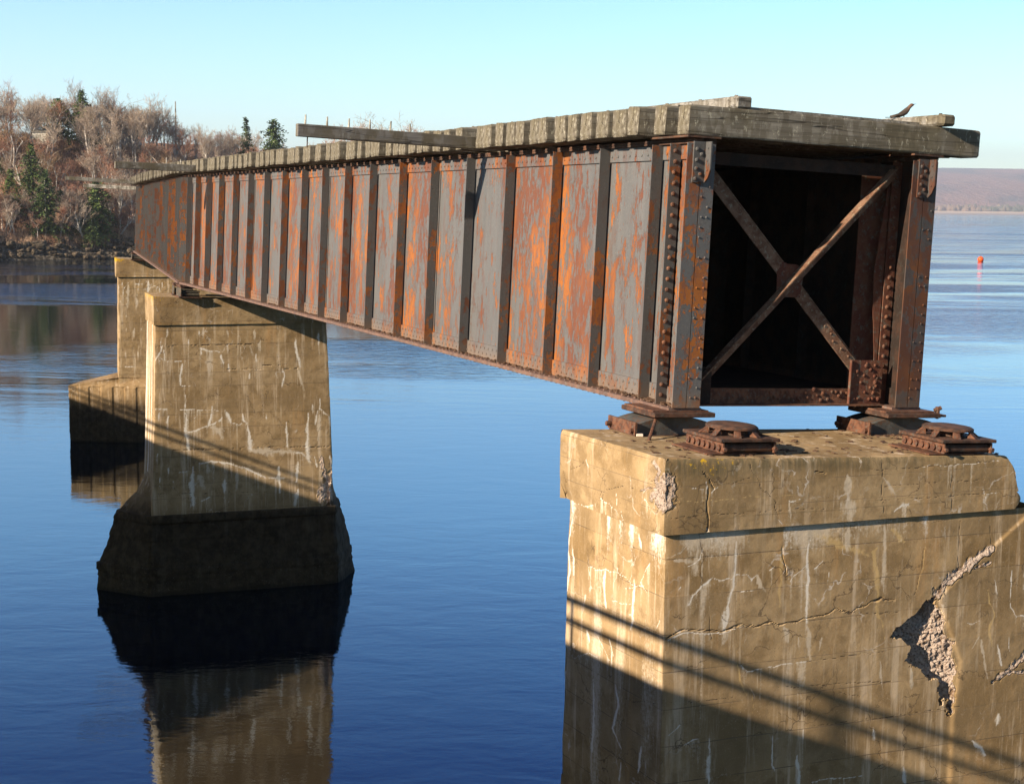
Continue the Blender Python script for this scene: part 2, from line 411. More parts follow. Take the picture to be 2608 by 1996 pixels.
M['conc_midcap'] = mat_concrete('stained_cap_concrete_plain', boards=.31)
M['conc_base'] = mat_concrete('tidal_concrete', tide=2.1, tint=(.8, .8, .8))
M['debris'] = mat_rust('rust_flakes', (.07, .035, .022), (.13, .075, .045), (.20, .16, .11), 30)

STROKES = {
 'near_front': '''w 0.01 0.016 0.65 5.8 0.66 5.67 0.65 5.53 0.63 5.38 0.59 5.26|w 0.031 0.051 0.6 5.27 0.59 5.11|p 0.051 0.061 0.59 5.11 0.55 4.97|p 0.008 0.008 0.23 5.8 0.17 5.74 0.06 5.71|w 0.006 0.006 0.36 5.76 0.34 5.68 0.23 5.61|w 0.006 0.014 0.64 5.48 0.44 5.5 0.36 5.45 0.29 5.39 0.26 5.32|w 0.008 0.008 0.66 5.52 0.76 5.51 0.81 5.47 0.85 5.51|p 0.031 0.031 0.86 5.51 0.89 5.41 0.94 5.37|w 0.005 0.005 0.69 5.39 0.76 5.37 0.84 5.38|w 0.012 0.012 0.18 5.48 0.15 5.45|y 0.026 0.026 1.07 5.71 1.07 5.53 1.07 5.23|c 0.006 0.006 1.08 5.71 1.09 5.62 1.12 5.49|w 0.008 0.031 1.33 5.75 1.31 5.6 1.33 5.43 1.32 5.23 1.33 5.08|p 0.041 0.041 1.33 5.04 1.37 4.76|w 0.005 0.005 1.15 5.42 1.19 5.47 1.3 5.55 1.32 5.58|w 0.005 0.005 1.38 5.52 1.47 5.58|w 0.006 0.006 0.96 5.52 1.01 5.56|w 0.006 0.006 1.52 5.47 1.51 5.39|y 0.035 0.035 1.98 5.65 1.94 5.61 2.0 5.34 2.0 5.15 2.08 4.88|y 0.012 0.012 2.45 5.63 2.43 5.42 2.38 5.27 2.37 5.22|c 0.004 0.004 2.44 5.61 2.42 5.42 2.37 5.23|c 0.009 0.009 0.05 5.06 0.21 5.12 0.37 5.1 0.55 5.08 0.73 5.11 0.87 5.08 0.98 5.11 1.08 5.08 1.29 5.1 1.48 5.12 1.61 5.16 1.76 5.13 1.91 5.18 2.04 5.22 2.17 5.18|w 0.007 0.007 0.07 5.04 0.23 5.1 0.37 5.08 0.55 5.06 0.73 5.09|w 0.008 0.008 0.73 4.78 0.79 4.72 0.95 4.73 1.11 4.75 1.23 4.75 1.35 4.75|c 0.004 0.004 1.35 4.75 1.71 4.76 2.19 4.76|p 0.02 0.02 1.18 5.87 1.17 5.78|p 0.067 0.067 1.69 5.83 1.69 5.63|p 0.045 0.045 2.04 5.81 2.06 5.26|w 0.012 0.012 1.32 4.18 1.33 4.07|w 0.016 0.016 2.0 4.11 2.02 4.01|w 0.02 0.033 3.0 3.89 3.09 3.82 3.15 3.74|w 0.025 0.025 3.27 4.1 3.26 4.01|w 0.008 0.031 0.46 4.24 0.46 4.04 0.46 3.83|w 0.014 0.026 1.28 3.97 1.3 3.72|w 0.012 0.012 1.03 4.21 1.05 3.92 1.08 3.86|w 0.006 0.006 0.36 4.23 0.23 4.19|w 0.02 0.02 2.31 3.74 2.35 3.6|w 0.006 0.006 0.2 4.36 0.09 4.27|w 0.007 0.007 1.43 3.73 1.76 3.72 1.91 3.72|p 0.031 0.051 1.12 5.06 1.15 4.93|p 0.014 0.014 1.25 4.96 1.26 4.84|p 0.02 0.02 1.47 4.94 1.45 4.82|c 0.005 0.005 2.79 5.82 2.79 5.51 2.8 5.39|c 0.005 0.005 3.09 5.8 3.13 5.56|w 0.009 0.009 3.34 5.35 3.34 5.03 3.4 4.95 3.51 4.93|w 0.01 0.01 3.47 5.38 3.47 5.18|y 0.01 0.024 3.1 5.21 3.17 4.97 3.13 4.86 3.18 4.71|w 0.006 0.006 3.02 4.93 2.89 4.92|w 0.008 0.008 3.17 5.29 3.2 5.16|p 0.018 0.018 3.06 4.78 3.13 4.42|p 0.01 0.01 2.97 4.71 3.04 4.81|w 0.014 0.014 3.23 4.71 3.28 4.52|w 0.008 0.008 3.34 4.76 3.36 4.65|c 0.004 0.004 1.08 4.56 1.5 4.54 2.16 4.5|c 0.004 0.004 1.41 4.2 2.27 4.2 2.86 4.21|c 0.004 0.004 0.11 4.54 0.38 4.53 0.67 4.52|y 0.008 0.008 0.83 4.57 0.85 4.38|p 0.016 0.016 2.05 4.69 2.08 4.43|y 0.026 0.026 0.7 4.79 0.73 4.64 0.79 4.54|p 0.031 0.031 2.36 4.6 2.37 4.42|p 0.041 0.041 0.11 5.67 0.27 5.66|p 0.041 0.041 0.31 5.77 0.31 5.55|y 0.071 0.071 1.37 5.8 1.89 5.58|y 0.061 0.061 2.1 5.79 2.24 5.68|c 0.004 0.004 1.69 5.12 2.24 5.08|r 0.041 0.061 3.12 5.56 2.93 5.46 2.68 5.29 2.6 5.22|r 0.016 0.016 2.95 5.4 3.11 5.44|r 0.041 0.02 3.53 4.6 3.39 4.49 3.2 4.39|r 0.024 0.024 3.51 4.44 3.36 4.45|c 0.004 0.004 1.66 4.46 1.86 4.4|c 0.005 0.005 0.44 5.22 0.46 5.03''',
 'near_left': '''w 0.016 0.031 1.54 5.74 1.6 5.44 1.57 5.25 1.61 5.06|w 0.007 0.007 1.73 5.66 1.75 5.41|w 0.014 0.035 0.93 5.42 0.97 5.33 0.93 5.09|w 0.005 0.005 1.26 5.36 0.95 5.4 0.65 5.43 0.5 5.39|w 0.006 0.006 0.81 5.18 0.72 5.17 0.51 5.22|w 0.014 0.022 0.48 5.43 0.5 5.02|w 0.006 0.006 0.25 5.61 0.38 5.42 0.29 5.37|w 0.006 0.006 1.28 5.12 1.31 4.86|w 0.01 0.01 0.86 4.84 0.78 4.71|w 0.006 0.006 0.81 4.74 0.82 4.62|w 0.024 0.024 1.98 4.34 1.95 4.18|w 0.01 0.01 1.6 4.35 1.62 4.08|w 0.01 0.041 1.11 4.42 1.07 4.11 1.1 3.79|p 0.051 0.041 1.1 3.79 1.1 3.51|w 0.031 0.01 0.73 4.48 0.68 4.32 0.76 4.1 0.6 3.96|w 0.02 0.02 0.31 4.1 0.34 3.87|w 0.008 0.02 1.81 3.93 1.75 3.56 1.76 3.26|w 0.014 0.014 0.61 3.86 0.63 3.66|c 0.012 0.012 2.11 3.5 1.85 3.54 1.77 3.53|w 0.006 0.006 1.92 4.75 1.72 4.69 1.66 4.62|w 0.005 0.005 1.06 4.81 0.87 4.67 0.8 4.65|w 0.02 0.02 1.51 5.48 1.49 5.23|w 0.008 0.008 1.89 5.3 1.91 5.05|w 0.02 0.02 1.24 4.82 1.19 4.73|w 0.004 0.004 0.64 5.32 0.32 5.42|w 0.02 0.02 0.42 5.81 0.39 5.71|w 0.01 0.01 0.18 5.83 0.16 5.76|w 0.005 0.005 1.05 4.63 1.23 4.62 1.46 4.49|c 0.004 0.004 0.6 4.4 0.11 4.52''',
 'cap_front': '''c 0.005 0.005 0.74 6.41 0.77 6.34 0.82 6.27 0.84 6.22 0.96 6.13 1.0 6.1 0.98 6.05 1.01 5.94 1.05 5.91|c 0.003 0.003 0.75 6.31 0.58 6.26 0.46 6.27 0.33 6.35|c 0.009 0.009 0.32 6.38 0.38 6.3 0.42 6.23|c 0.008 0.008 0.38 6.24 0.38 6.08 0.38 5.9|w 0.007 0.007 0.46 6.23 0.41 6.21|w 0.007 0.007 0.35 6.3 0.37 6.24|w 0.003 0.003 0.23 6.23 0.37 6.23|c 0.002 0.002 0.01 6.02 0.38 6.03 1.44 6.02|y 0.002 0.002 0.01 6.14 1.43 6.15|p 0.011 0.014 1.11 6.09 1.12 5.93|w 0.005 0.005 1.1 6.09 1.21 6.09|w 0.008 0.008 1.0 5.94 1.05 5.9|w 0.008 0.008 0.37 5.93 0.39 5.89|c 0.006 0.006 1.33 6.32 1.43 6.3|p 0.051 0.071 1.64 6.27 1.67 6.08|p 0.112 0.122 1.66 6.08 1.68 5.9|w 0.008 0.014 2.11 5.96 2.18 6.0 2.24 5.98|c 0.005 0.005 1.84 6.3 1.97 6.3 2.19 6.3 2.31 6.3 2.44 6.31 2.58 6.3 2.84 6.31 3.14 6.32|w 0.003 0.003 2.36 6.3 2.44 6.3 2.58 6.3 2.84 6.3 3.14 6.31|c 0.005 0.005 1.97 6.37 1.98 6.17 2.0 5.91|c 0.003 0.003 2.66 6.28 2.67 6.07 2.67 5.91|w 0.005 0.005 3.0 6.08 3.01 5.93|w 0.003 0.003 2.98 6.04 3.15 6.04|w 0.008 0.008 2.1 5.95 2.15 5.98|w 0.008 0.008 2.2 5.97 2.24 6.0|c 0.002 0.002 1.81 6.04 2.25 6.04 3.0 6.04|c 0.002 0.002 1.8 6.16 2.99 6.16|p 0.03 0.03 1.98 6.23 2.12 6.1''',
 'cap_left': '''c 0.009 0.009 1.58 6.13 1.53 6.05 1.57 5.95 1.66 5.87 1.76 5.82|w 0.006 0.006 1.51 5.89 1.36 5.88 1.2 5.89 1.05 5.93|w 0.005 0.005 0.93 6.01 0.81 5.98 0.69 5.95 0.59 5.87|w 0.005 0.005 0.71 6.1 0.68 6.0|w 0.005 0.005 0.61 5.97 0.56 5.86|p 0.009 0.009 1.02 5.95 1.01 5.84|w 0.005 0.005 0.29 6.13 0.19 6.05|c 0.003 0.003 0.91 6.07 0.79 6.13 0.51 6.19 0.33 6.18 0.18 6.24|c 0.005 0.005 0.94 6.07 0.98 5.94|c 0.005 0.005 1.45 6.27 1.4 6.2|w 0.008 0.008 1.19 6.3 1.15 6.25|r 0.034 0.04 0.15 6.43 0.06 6.38 0.12 6.3 0.07 6.23|r 0.01 0.01 0.33 6.18 0.18 6.23 0.03 6.21|c 0.008 0.008 0.12 6.3 0.21 6.28|c 0.002 0.002 1.25 6.43 1.24 6.27|c 0.003 0.003 0.6 6.44 0.61 6.29|c 0.003 0.003 1.45 6.17 1.24 6.25 0.99 6.23 0.89 6.16''',
 'mid_front': '''w 0.016 0.016 0.29 5.76 0.27 5.56|w 0.02 0.02 0.94 5.7 0.96 5.58|p 0.06 0.06 1.04 5.75 1.02 5.51|p 0.024 0.024 1.55 5.69 1.57 5.5|p 0.05 0.05 2.13 5.68 2.13 5.42|p 0.05 0.05 2.25 5.45 2.25 5.17|p 0.028 0.028 1.84 5.35 1.83 5.18|p 0.032 0.032 1.55 5.36 1.56 5.19|p 0.036 0.036 2.03 5.35 2.09 5.14|w 0.02 0.05 3.02 5.5 3.05 5.19 3.12 4.84|w 0.024 0.024 3.53 5.65 3.54 5.32|p 0.056 0.056 3.06 4.84 3.2 4.34|w 0.02 0.02 0.19 5.39 0.14 5.25 0.03 5.07|w 0.024 0.024 0.2 5.29 0.23 5.05|w 0.01 0.01 0.14 5.52 0.14 5.32|w 0.036 0.028 0.58 4.99 0.54 4.73 0.54 4.53|w 0.016 0.016 0.72 5.5 0.71 5.39|w 0.018 0.018 0.95 5.32 1.04 5.3 1.14 5.25 1.38 5.23|w 0.028 0.028 0.97 5.3 1.0 5.17|p 0.121 0.121 1.17 5.2 1.15 4.72|w 0.04 0.04 1.41 5.16 1.44 4.95|w 0.044 0.044 1.54 4.96 1.57 4.81|w 0.02 0.02 2.16 5.14 2.16 5.0|w 0.024 0.024 2.73 4.83 2.78 4.67 2.71 4.43|w 0.02 0.02 2.02 4.73 2.0 4.62|c 0.01 0.01 2.3 4.91 2.82 4.9|w 0.008 0.008 0.0 5.05 0.67 5.04|w 0.012 0.012 0.46 4.51 0.86 4.5|w 0.024 0.024 -0.05 4.03 0.25 4.02|w 0.012 0.012 0.28 4.02 1.53 3.95|w 0.026 0.026 0.08 3.96 0.06 3.76|w 0.022 0.022 0.28 3.89 0.24 3.72|w 0.016 0.064 0.64 4.32 0.63 3.94 0.64 3.53 0.67 3.25 0.7 3.11|w 0.02 0.056 1.21 4.1 1.17 3.82 1.1 3.61|w 0.052 0.052 1.51 3.91 1.58 3.74|w 0.02 0.02 0.64 3.49 0.88 3.55 1.15 3.65 1.36 3.74 1.41 3.81|p 0.121 0.121 1.18 3.61 1.32 3.54 1.39 3.36|w 0.012 0.012 0.65 3.77 0.81 3.8 0.88 3.9|w 0.018 0.018 1.59 3.68 1.77 3.62 1.83 3.66|w 0.028 0.028 1.85 3.86 1.87 3.72 1.94 3.65|w 0.024 0.088 1.96 3.67 1.97 3.51 2.0 3.23 2.02 3.09|w 0.02 0.048 2.81 3.65 2.81 3.3 2.82 3.12|w 0.02 0.02 2.36 3.86 2.37 3.74|w 0.02 0.088 3.29 3.85 3.27 3.35 3.26 3.0 3.3 2.75|w 0.02 0.02 3.39 4.02 3.38 3.81|w 0.018 0.018 3.56 4.16 3.55 3.91 3.73 3.76|w 0.022 0.022 3.5 3.88 3.46 3.59|p 0.064 0.064 3.55 3.77 3.51 3.13|w 0.024 0.024 3.75 3.76 3.8 3.54|c 0.01 0.01 1.83 3.13 3.84 3.06|c 0.01 0.01 -0.03 3.14 1.83 3.12|p 0.121 0.121 2.0 3.05 3.05 2.97|w 0.02 0.02 2.98 2.97 3.16 2.95 3.23 2.86|w 0.032 0.032 0.9 2.82 1.17 2.85 1.52 2.8 1.82 2.68|w 0.032 0.032 1.82 2.71 2.34 2.44|w 0.056 0.056 3.05 2.76 3.01 2.3|w 0.052 0.052 2.63 2.67 2.64 2.1|r 0.068 0.068 3.58 2.8 3.64 2.44 3.76 2.26|w 0.032 0.032 3.76 2.87 3.82 2.62|w 0.02 0.02 3.41 2.88 3.48 2.63|w 0.024 0.121 0.77 2.76 0.74 2.42 0.75 1.93|p 0.161 0.161 0.9 2.55 0.98 2.3|p 0.1 0.1 1.07 2.78 1.1 2.61|w 0.06 0.06 1.44 2.45 1.44 2.17|p 0.08 0.08 1.72 2.58 1.7 2.22|w 0.028 0.028 2.34 2.44 2.76 2.42|w 0.014 0.014 0.03 3.07 0.01 2.9|w 0.016 0.016 0.26 2.79 0.24 2.61|w 0.016 0.016 0.36 2.5 0.34 2.23|w 0.016 0.016 0.06 2.59 0.07 2.31|w 0.018 0.018 0.46 2.64 0.63 2.66|w 0.018 0.018 0.89 1.99 1.13 2.08|r 0.1 0.1 3.73 2.3 3.55 2.05 3.58 1.91|w 0.06 0.06 3.05 2.15 2.97 1.8|c 0.01 0.01 0.01 5.36 2.2 5.38|c 0.01 0.01 1.54 4.84 3.06 4.82|c 0.01 0.01 0.57 3.12 1.83 3.1|c 0.01 0.01 -0.05 2.21 2.34 2.12''',
 'far_front': '''w 0.037 0.037 0.09 5.55 0.04 5.16|w 0.015 0.015 0.24 5.72 0.18 5.45|w 0.015 0.015 0.27 5.45 0.22 5.13|w 0.013 0.013 0.5 5.67 0.35 5.52 0.28 5.4|p 0.088 0.088 0.42 5.52 0.37 4.71|w 0.021 0.021 0.81 5.69 0.75 5.45 0.7 5.13|p 0.103 0.103 0.67 5.06 0.68 4.76|w 0.029 0.088 1.1 5.69 1.08 5.27|w 0.015 0.015 0.82 5.36 1.09 5.37|w 0.018 0.018 1.16 5.42 1.3 5.49 1.47 5.42|p 0.037 0.037 0.33 4.47 0.34 4.4|p 0.029 0.029 0.31 4.03 0.32 3.9|p 0.073 0.073 0.58 4.02 0.56 3.65|p 0.037 0.037 0.83 4.0 0.84 3.9|p 0.044 0.044 0.27 3.17 0.27 2.99|p 0.044 0.044 0.7 3.18 0.71 2.98|w 0.015 0.015 -0.04 2.68 0.58 2.66|w 0.015 0.015 0.61 5.55 0.97 5.56|w 0.021 0.021 1.33 5.49 1.37 5.35|w 0.021 0.021 1.47 5.42 1.49 5.25|w 0.021 0.021 1.57 5.62 1.57 5.44|w 0.012 0.012 0.15 5.06 0.07 4.72''',
}

# ------------------------------------------------------------------ the two spans' frames
A1, CANT = 0.4113, 0.0417
R1 = rZ(A1) @ rY(CANT); O1 = np.array([1.3558, 12.5801, CAMZ - 1.6907])
A2 = radians(16.7); R2 = rZ(A2) @ rY(CANT); O2 = O1 + R1 @ np.array([0.0, 21.42, 0.0])
LEN1, LEN2 = 21.25, 21.25


def W1(x, y, z): return O1 + R1 @ np.array([x, y, z])
def W2(x, y, z): return O2 + R2 @ np.array([x, y, z])


def mat4(R, O): return Matrix([[*map(float, R[i]), float(O[i])] for i in range(3)] + [[0, 0, 0, 1]])


# ------------------------------------------------------------------ concrete piers
def paint(attrs, disp, uu, zz, data, ring_mid=0):
    for rec in data.split('|'):
        t = rec.split(); kd = t[0]; w0, w1 = float(t[1]), float(t[2]); c = list(map(float, t[3:]))
        P = list(zip(c[::2], c[1::2]))
        n = len(P) - 1
        us = [p[0] for p in P]; zs = [p[1] for p in P]; mw = max(w0, w1) * 2 + .03
        sel = np.nonzero((uu > min(us) - mw) & (uu < max(us) + mw) & (zz > min(zs) - mw) & (zz < max(zs) + mw))[0]
        if not len(sel): continue
        jn = fbm(np.c_[uu[sel], zz[sel] * .6, np.full(len(sel), w0 * 50)], 14, 3, 5); jn2 = fbm(np.c_[uu[sel], zz[sel] * .5, np.full(len(sel), w0 * 20)], 22, 3, 15) * 2
        ju = fbm(np.c_[zz[sel], np.full(len(sel), 3.3), np.full(len(sel), 1.7)], 9, 2, 9) * .02
        a = uu[sel] + ju + jn2 * .006; b = zz[sel] + jn * .02 + jn2 * .004; best = np.zeros(len(sel)); halo = np.zeros(len(sel))
        for i in range(n):
            (x0, y0), (x1, y1) = P[i], P[i + 1]; dx, dy = x1 - x0, y1 - y0; L2 = dx * dx + dy * dy + 1e-9
            t_ = np.clip(((a - x0) * dx + (b - y0) * dy) / L2, 0, 1); d = np.hypot(a - x0 - t_ * dx, b - y0 - t_ * dy)
            q = (i + t_) / n; wd = (w0 * (1 - q) + w1 * q) * np.clip(.85 + .6 * jn2, .5, 1.6) * (.34 if max(w0, w1) < .014 else .52) + .0016
            if kd in 'wpy' and max(w0, w1) > .011: wd = wd * (.35 + .65 * np.clip(q * 3.5, 0, 1)) * (1 - .35 * np.clip((q - .75) * 4, 0, 1))
            v = np.clip(1.15 - d / wd * .55, 0, 1) * (1 - (.45 if kd != 'w' else .25) * q * (kd in 'wpy'))
            _ = 0
            if kd in 'w' and max(w0, w1) > .012: halo = np.maximum(halo, np.exp(-(d / (wd * 2.6 + .006)) ** 2) * (.55 + .6 * jn))
            if kd == 'c': v = v * np.clip(1.0 + jn * 1.2, .2, 1)
            best = np.maximum(best, v)
        key = {'w': 'lime', 'p': 'pale', 'y': 'yel', 'c': 'crack', 'r': 'raw'}[kd]
        attrs[key][sel] = np.maximum(attrs[key][sel], best)
        if kd == 'w': attrs['pale'][sel] = np.maximum(attrs['pale'][sel], halo)
        if kd == 'c': disp[sel] -= best * (.0015 if max(w0, w1) < .006 else .010)
        if kd == 'r': disp[sel] -= best * (.006 + .02 * fbm(np.c_[uu[sel], zz[sel], zz[sel] * 0], 30, 3, 3))


def wrap(name, levels, ds, mats, parent, data=None, topz=None, amp=.006, hook=None, seed=0, cap=True, chip=.02, drips=.0):
    """closed shell round a polygon whose corners move from level to level; levels = [(z, [(u,v)...]), ...] from the top down"""
    nc = len(levels[0][1]); C = [np.array(l[1], float) for l in levels]; Z = [l[0] for l in levels]
    segs = [max(2, int(max(np.linalg.norm(c[(i + 1) % nc] - c[i]) for c in C) / ds)) for i in range(nc)]
    rows = [(C[0], Z[0])]
    for a in range(len(levels) - 1):
        m = max(1, int(abs(Z[a] - Z[a + 1]) / ds))
        for k in range(1, m + 1):
            t = k / m; rows.append((C[a] * (1 - t) + C[a + 1] * t, Z[a] * (1 - t) + Z[a + 1] * t))
    nr = len(rows); ring = sum(segs)
    P = np.zeros((nr, ring, 3)); N = np.zeros((nr, ring, 3)); face = np.zeros(ring, int); ed = np.zeros((nr, ring))
    for r, (c, z) in enumerate(rows):
        k = 0
        cen = c.mean(0); nf = []
        for i in range(nc):
            d = c[(i + 1) % nc] - c[i]; q = np.array([d[1], -d[0]]); q /= np.linalg.norm(q) + 1e-9
            if q @ (c[i] - cen) < 0: q = -q
            nf.append(q)
        for i in range(nc):
            t = np.arange(segs[i]) / segs[i]; L_ = np.linalg.norm(c[(i + 1) % nc] - c[i])
            P[r, k:k + segs[i], :2] = c[i] + (c[(i + 1) % nc] - c[i]) * t[:, None]; P[r, k:k + segs[i], 2] = z
            N[r, k:k + segs[i], :2] = nf[i]
            N[r, k, :2] = (nf[i] + nf[i - 1]) / 1.2
            face[k:k + segs[i]] = i; ed[r, k:k + segs[i]] = np.minimum(t, 1 - t) * L_
            k += segs[i]
    P = P.reshape(-1, 3); N = N.reshape(-1, 3); F_ = np.tile(face, nr); ed = ed.ravel()
    if topz is not None:
        z1 = Z[-1]; z0 = Z[0]; f = (P[:, 2] - z1) / (z0 - z1); tz = topz(P[:, 0], P[:, 1]); P[:, 2] = z1 + f * (tz - z1)
    amp_b = amp * .45
    at = {k: np.zeros(len(P)) for k in ('lime', 'pale', 'yel', 'crack', 'raw', 'lichen')}
    disp = amp * fbm(P, 3.0, 4, seed + 2) + amp * .35 * fbm(P, 22.0, 3, seed + 8)
    # chipped arrises
    ch = np.clip(fbm(P, 2.2, 4, seed + 21) + .08, 0, 1); disp -= chip * np.exp(-ed / .03) * (.25 + 1.6 * ch) - amp_b * (vnoise(np.c_[np.floor(P[:, 2] / .3 + .02) * 7.3, P[:, 0] * .4 + P[:, 1] * .4, P[:, 0] * 0], 1, seed) )
    if drips:
        top = Z[0]
        dr = np.clip(vnoise(np.c_[P[:, 0] * 9 + P[:, 1] * 9, P[:, 2] * .35, P[:, 0] * 0], 1.0, seed + 4) * 1.5 - .45, 0, 1)
        at['lime'] = np.maximum(at['lime'], dr * drips * np.clip(1 - (top - P[:, 2]) / 1.6, 0, 1))
    if data:
        for fi, dd in data.items():
            m = np.nonzero(F_ == fi)[0]
            sub = {k: v[m] for k, v in at.items()}; ds_ = disp[m].copy()
            paint(sub, ds_, P[m, 0] if fi == 0 else P[m, 1], P[m, 2], dd, ds > .015)
            for k in at: at[k][m] = sub[k]
            disp[m] = ds_
    if hook: hook(P, N, F_, at, disp)
    # lime washed down below every run
    Lm = at['lime'].reshape(nr, ring); Pl = at['pale'].reshape(nr, ring); s = np.zeros(ring)
    cn = vnoise(np.c_[P[:ring, 0] * 34, P[:ring, 1] * 34, np.zeros(ring)], 1, seed + 41)
    dec = np.clip(.955 + .05 * cn, .9, .992) ** (ds / .01)
    for r in range(nr):
        s = np.maximum(np.clip(Lm[r], 0, 1) * np.clip(.55 + .9 * cn, 0, 1), s * dec); Pl[r] = np.maximum(Pl[r], .85 * s)
    at['pale'] = Pl.ravel()
    P = P + N * disp[:, None]
    idx = np.arange(nr * ring).reshape(nr, ring)
    a = idx[:-1]; b = idx[1:]
    Q = np.stack([a, np.roll(a, -1, 1), np.roll(b, -1, 1), b], -1).reshape(-1, 4)
    V = P; Fs = Q[:, ::-1] if not ccw(levels[0][1]) else Q[:, ::-1]
    me_f = [tuple(q) for q in Fs]
    # top surface: rings shrinking to the middle
    if cap:
        base = list(V[:ring]); cen = V[:ring].mean(0); m = max(6, int(.8 / ds)); prev = idx[0]; VV = [V]; off = len(V)
        extra = {k: [] for k in at}
        for j in range(1, m + 1):
            t = j / (m + .0) * .98; q = V[:ring] * (1 - t) + cen * t
            # move straight inward from the long sides
            if topz is not None: q[:, 2] = topz(q[:, 0], q[:, 1])
            q[:, 2] += .006 * fbm(q, 4, 4, seed + 31) - (.012 if j > 0 else 0) * 0 + .003
            VV.append(q); cur = np.arange(off, off + ring); off += ring
            for i in range(ring):
                i2 = (i + 1) % ring; me_f.append((prev[i], cur[i], cur[i2], prev[i2])[::-1])
            prev = cur
            for k in at: extra[k].append(at[k][:ring] * (1 if k == 'lichen' else .5) * np.exp(-j / 3.0))
        VV.append(q.mean(0)[None]); cidx = off
        for k in at: extra[k].append(np.zeros(1))
        for i in range(ring): me_f.append((prev[(i + 1) % ring], prev[i], cidx))
        V = np.vstack(VV); at = {k: np.concatenate([at[k]] + extra[k]) for k in at}
    o = mk(name, V, me_f, mats, parent, smooth=False, attrs=at)
    orient(o)
    return o


def ccw(p): return sum(p[i][0] * p[(i + 1) % len(p)][1] - p[(i + 1) % len(p)][0] * p[i][1] for i in range(len(p))) > 0


def orient(o):
    import bmesh
    bm = bmesh.new(); bm.from_mesh(o.data); bmesh.ops.recalc_face_normals(bm, faces=bm.faces)
    bm.to_mesh(o.data); bm.free(); o.data.update()


def rect(u0, u1, v0, v1): return [(u0, v0), (u1, v0), (u1, v1), (u0, v1)]   # faces: 0 front, 1 right, 2 back, 3 left


def quad(u0, u1, v0, v1, sk): return [(u0, v0), (u1, v0), (u1, v1), (u0 - sk, v1)]


def inpoly(poly, x, y):
    r = np.zeros(len(x), bool); n = len(poly)
    for i in range(n):
        (x0, y0), (x1, y1) = poly[i], poly[(i + 1) % n]
        c = ((y0 > y) != (y1 > y)) & (x < (x1 - x0) * (y - y0) / (y1 - y0 + 1e-12) + x0); r ^= c
    return r


def pier_frame(F, azd):
    rz = radians(90 - azd); return F, rz


# near pier
FN = np.array([1.175, 11.261, 6.482]); AZN = 68.8
eN = np.array([sin(radians(AZN)), cos(radians(AZN)), 0]); nN = np.array([-eN[1], eN[0], 0])
def plane_top(F, e, n, W, zl):
    nrm = (R1 if W is W1 else R2)[:, 2]; p0 = W(0, 0, zl) if W is W1 else W(0, 0, zl)
    def f(u, v):
        x = F[0] + e[0] * u + n[0] * v; y = F[1] + e[1] * u + n[1] * v
        return (nrm @ p0 - nrm[0] * x - nrm[1] * y) / nrm[2]
    return f


pn = tag(empty('bridge_pier', (FN[0], FN[1], 0), radians(90 - AZN)), 'nearest concrete pier, cracked and lime streaked, with a big jagged spall on its front', 'bridge pier', 'concrete piers carrying the girder bridge')
CRATER = [(2.13, 4.87), (2.19, 4.95), (2.36, 5.03), (2.49, 5.17), (2.58, 5.18), (2.64, 5.08), (2.7, 4.91), (2.74, 4.76), (2.85, 4.59), (2.81, 4.43), (2.81, 4.28), (2.78, 4.12), (2.7, 4.27), (2.62, 4.45), (2.48, 4.53), (2.33, 4.72), (2.23, 4.84)]


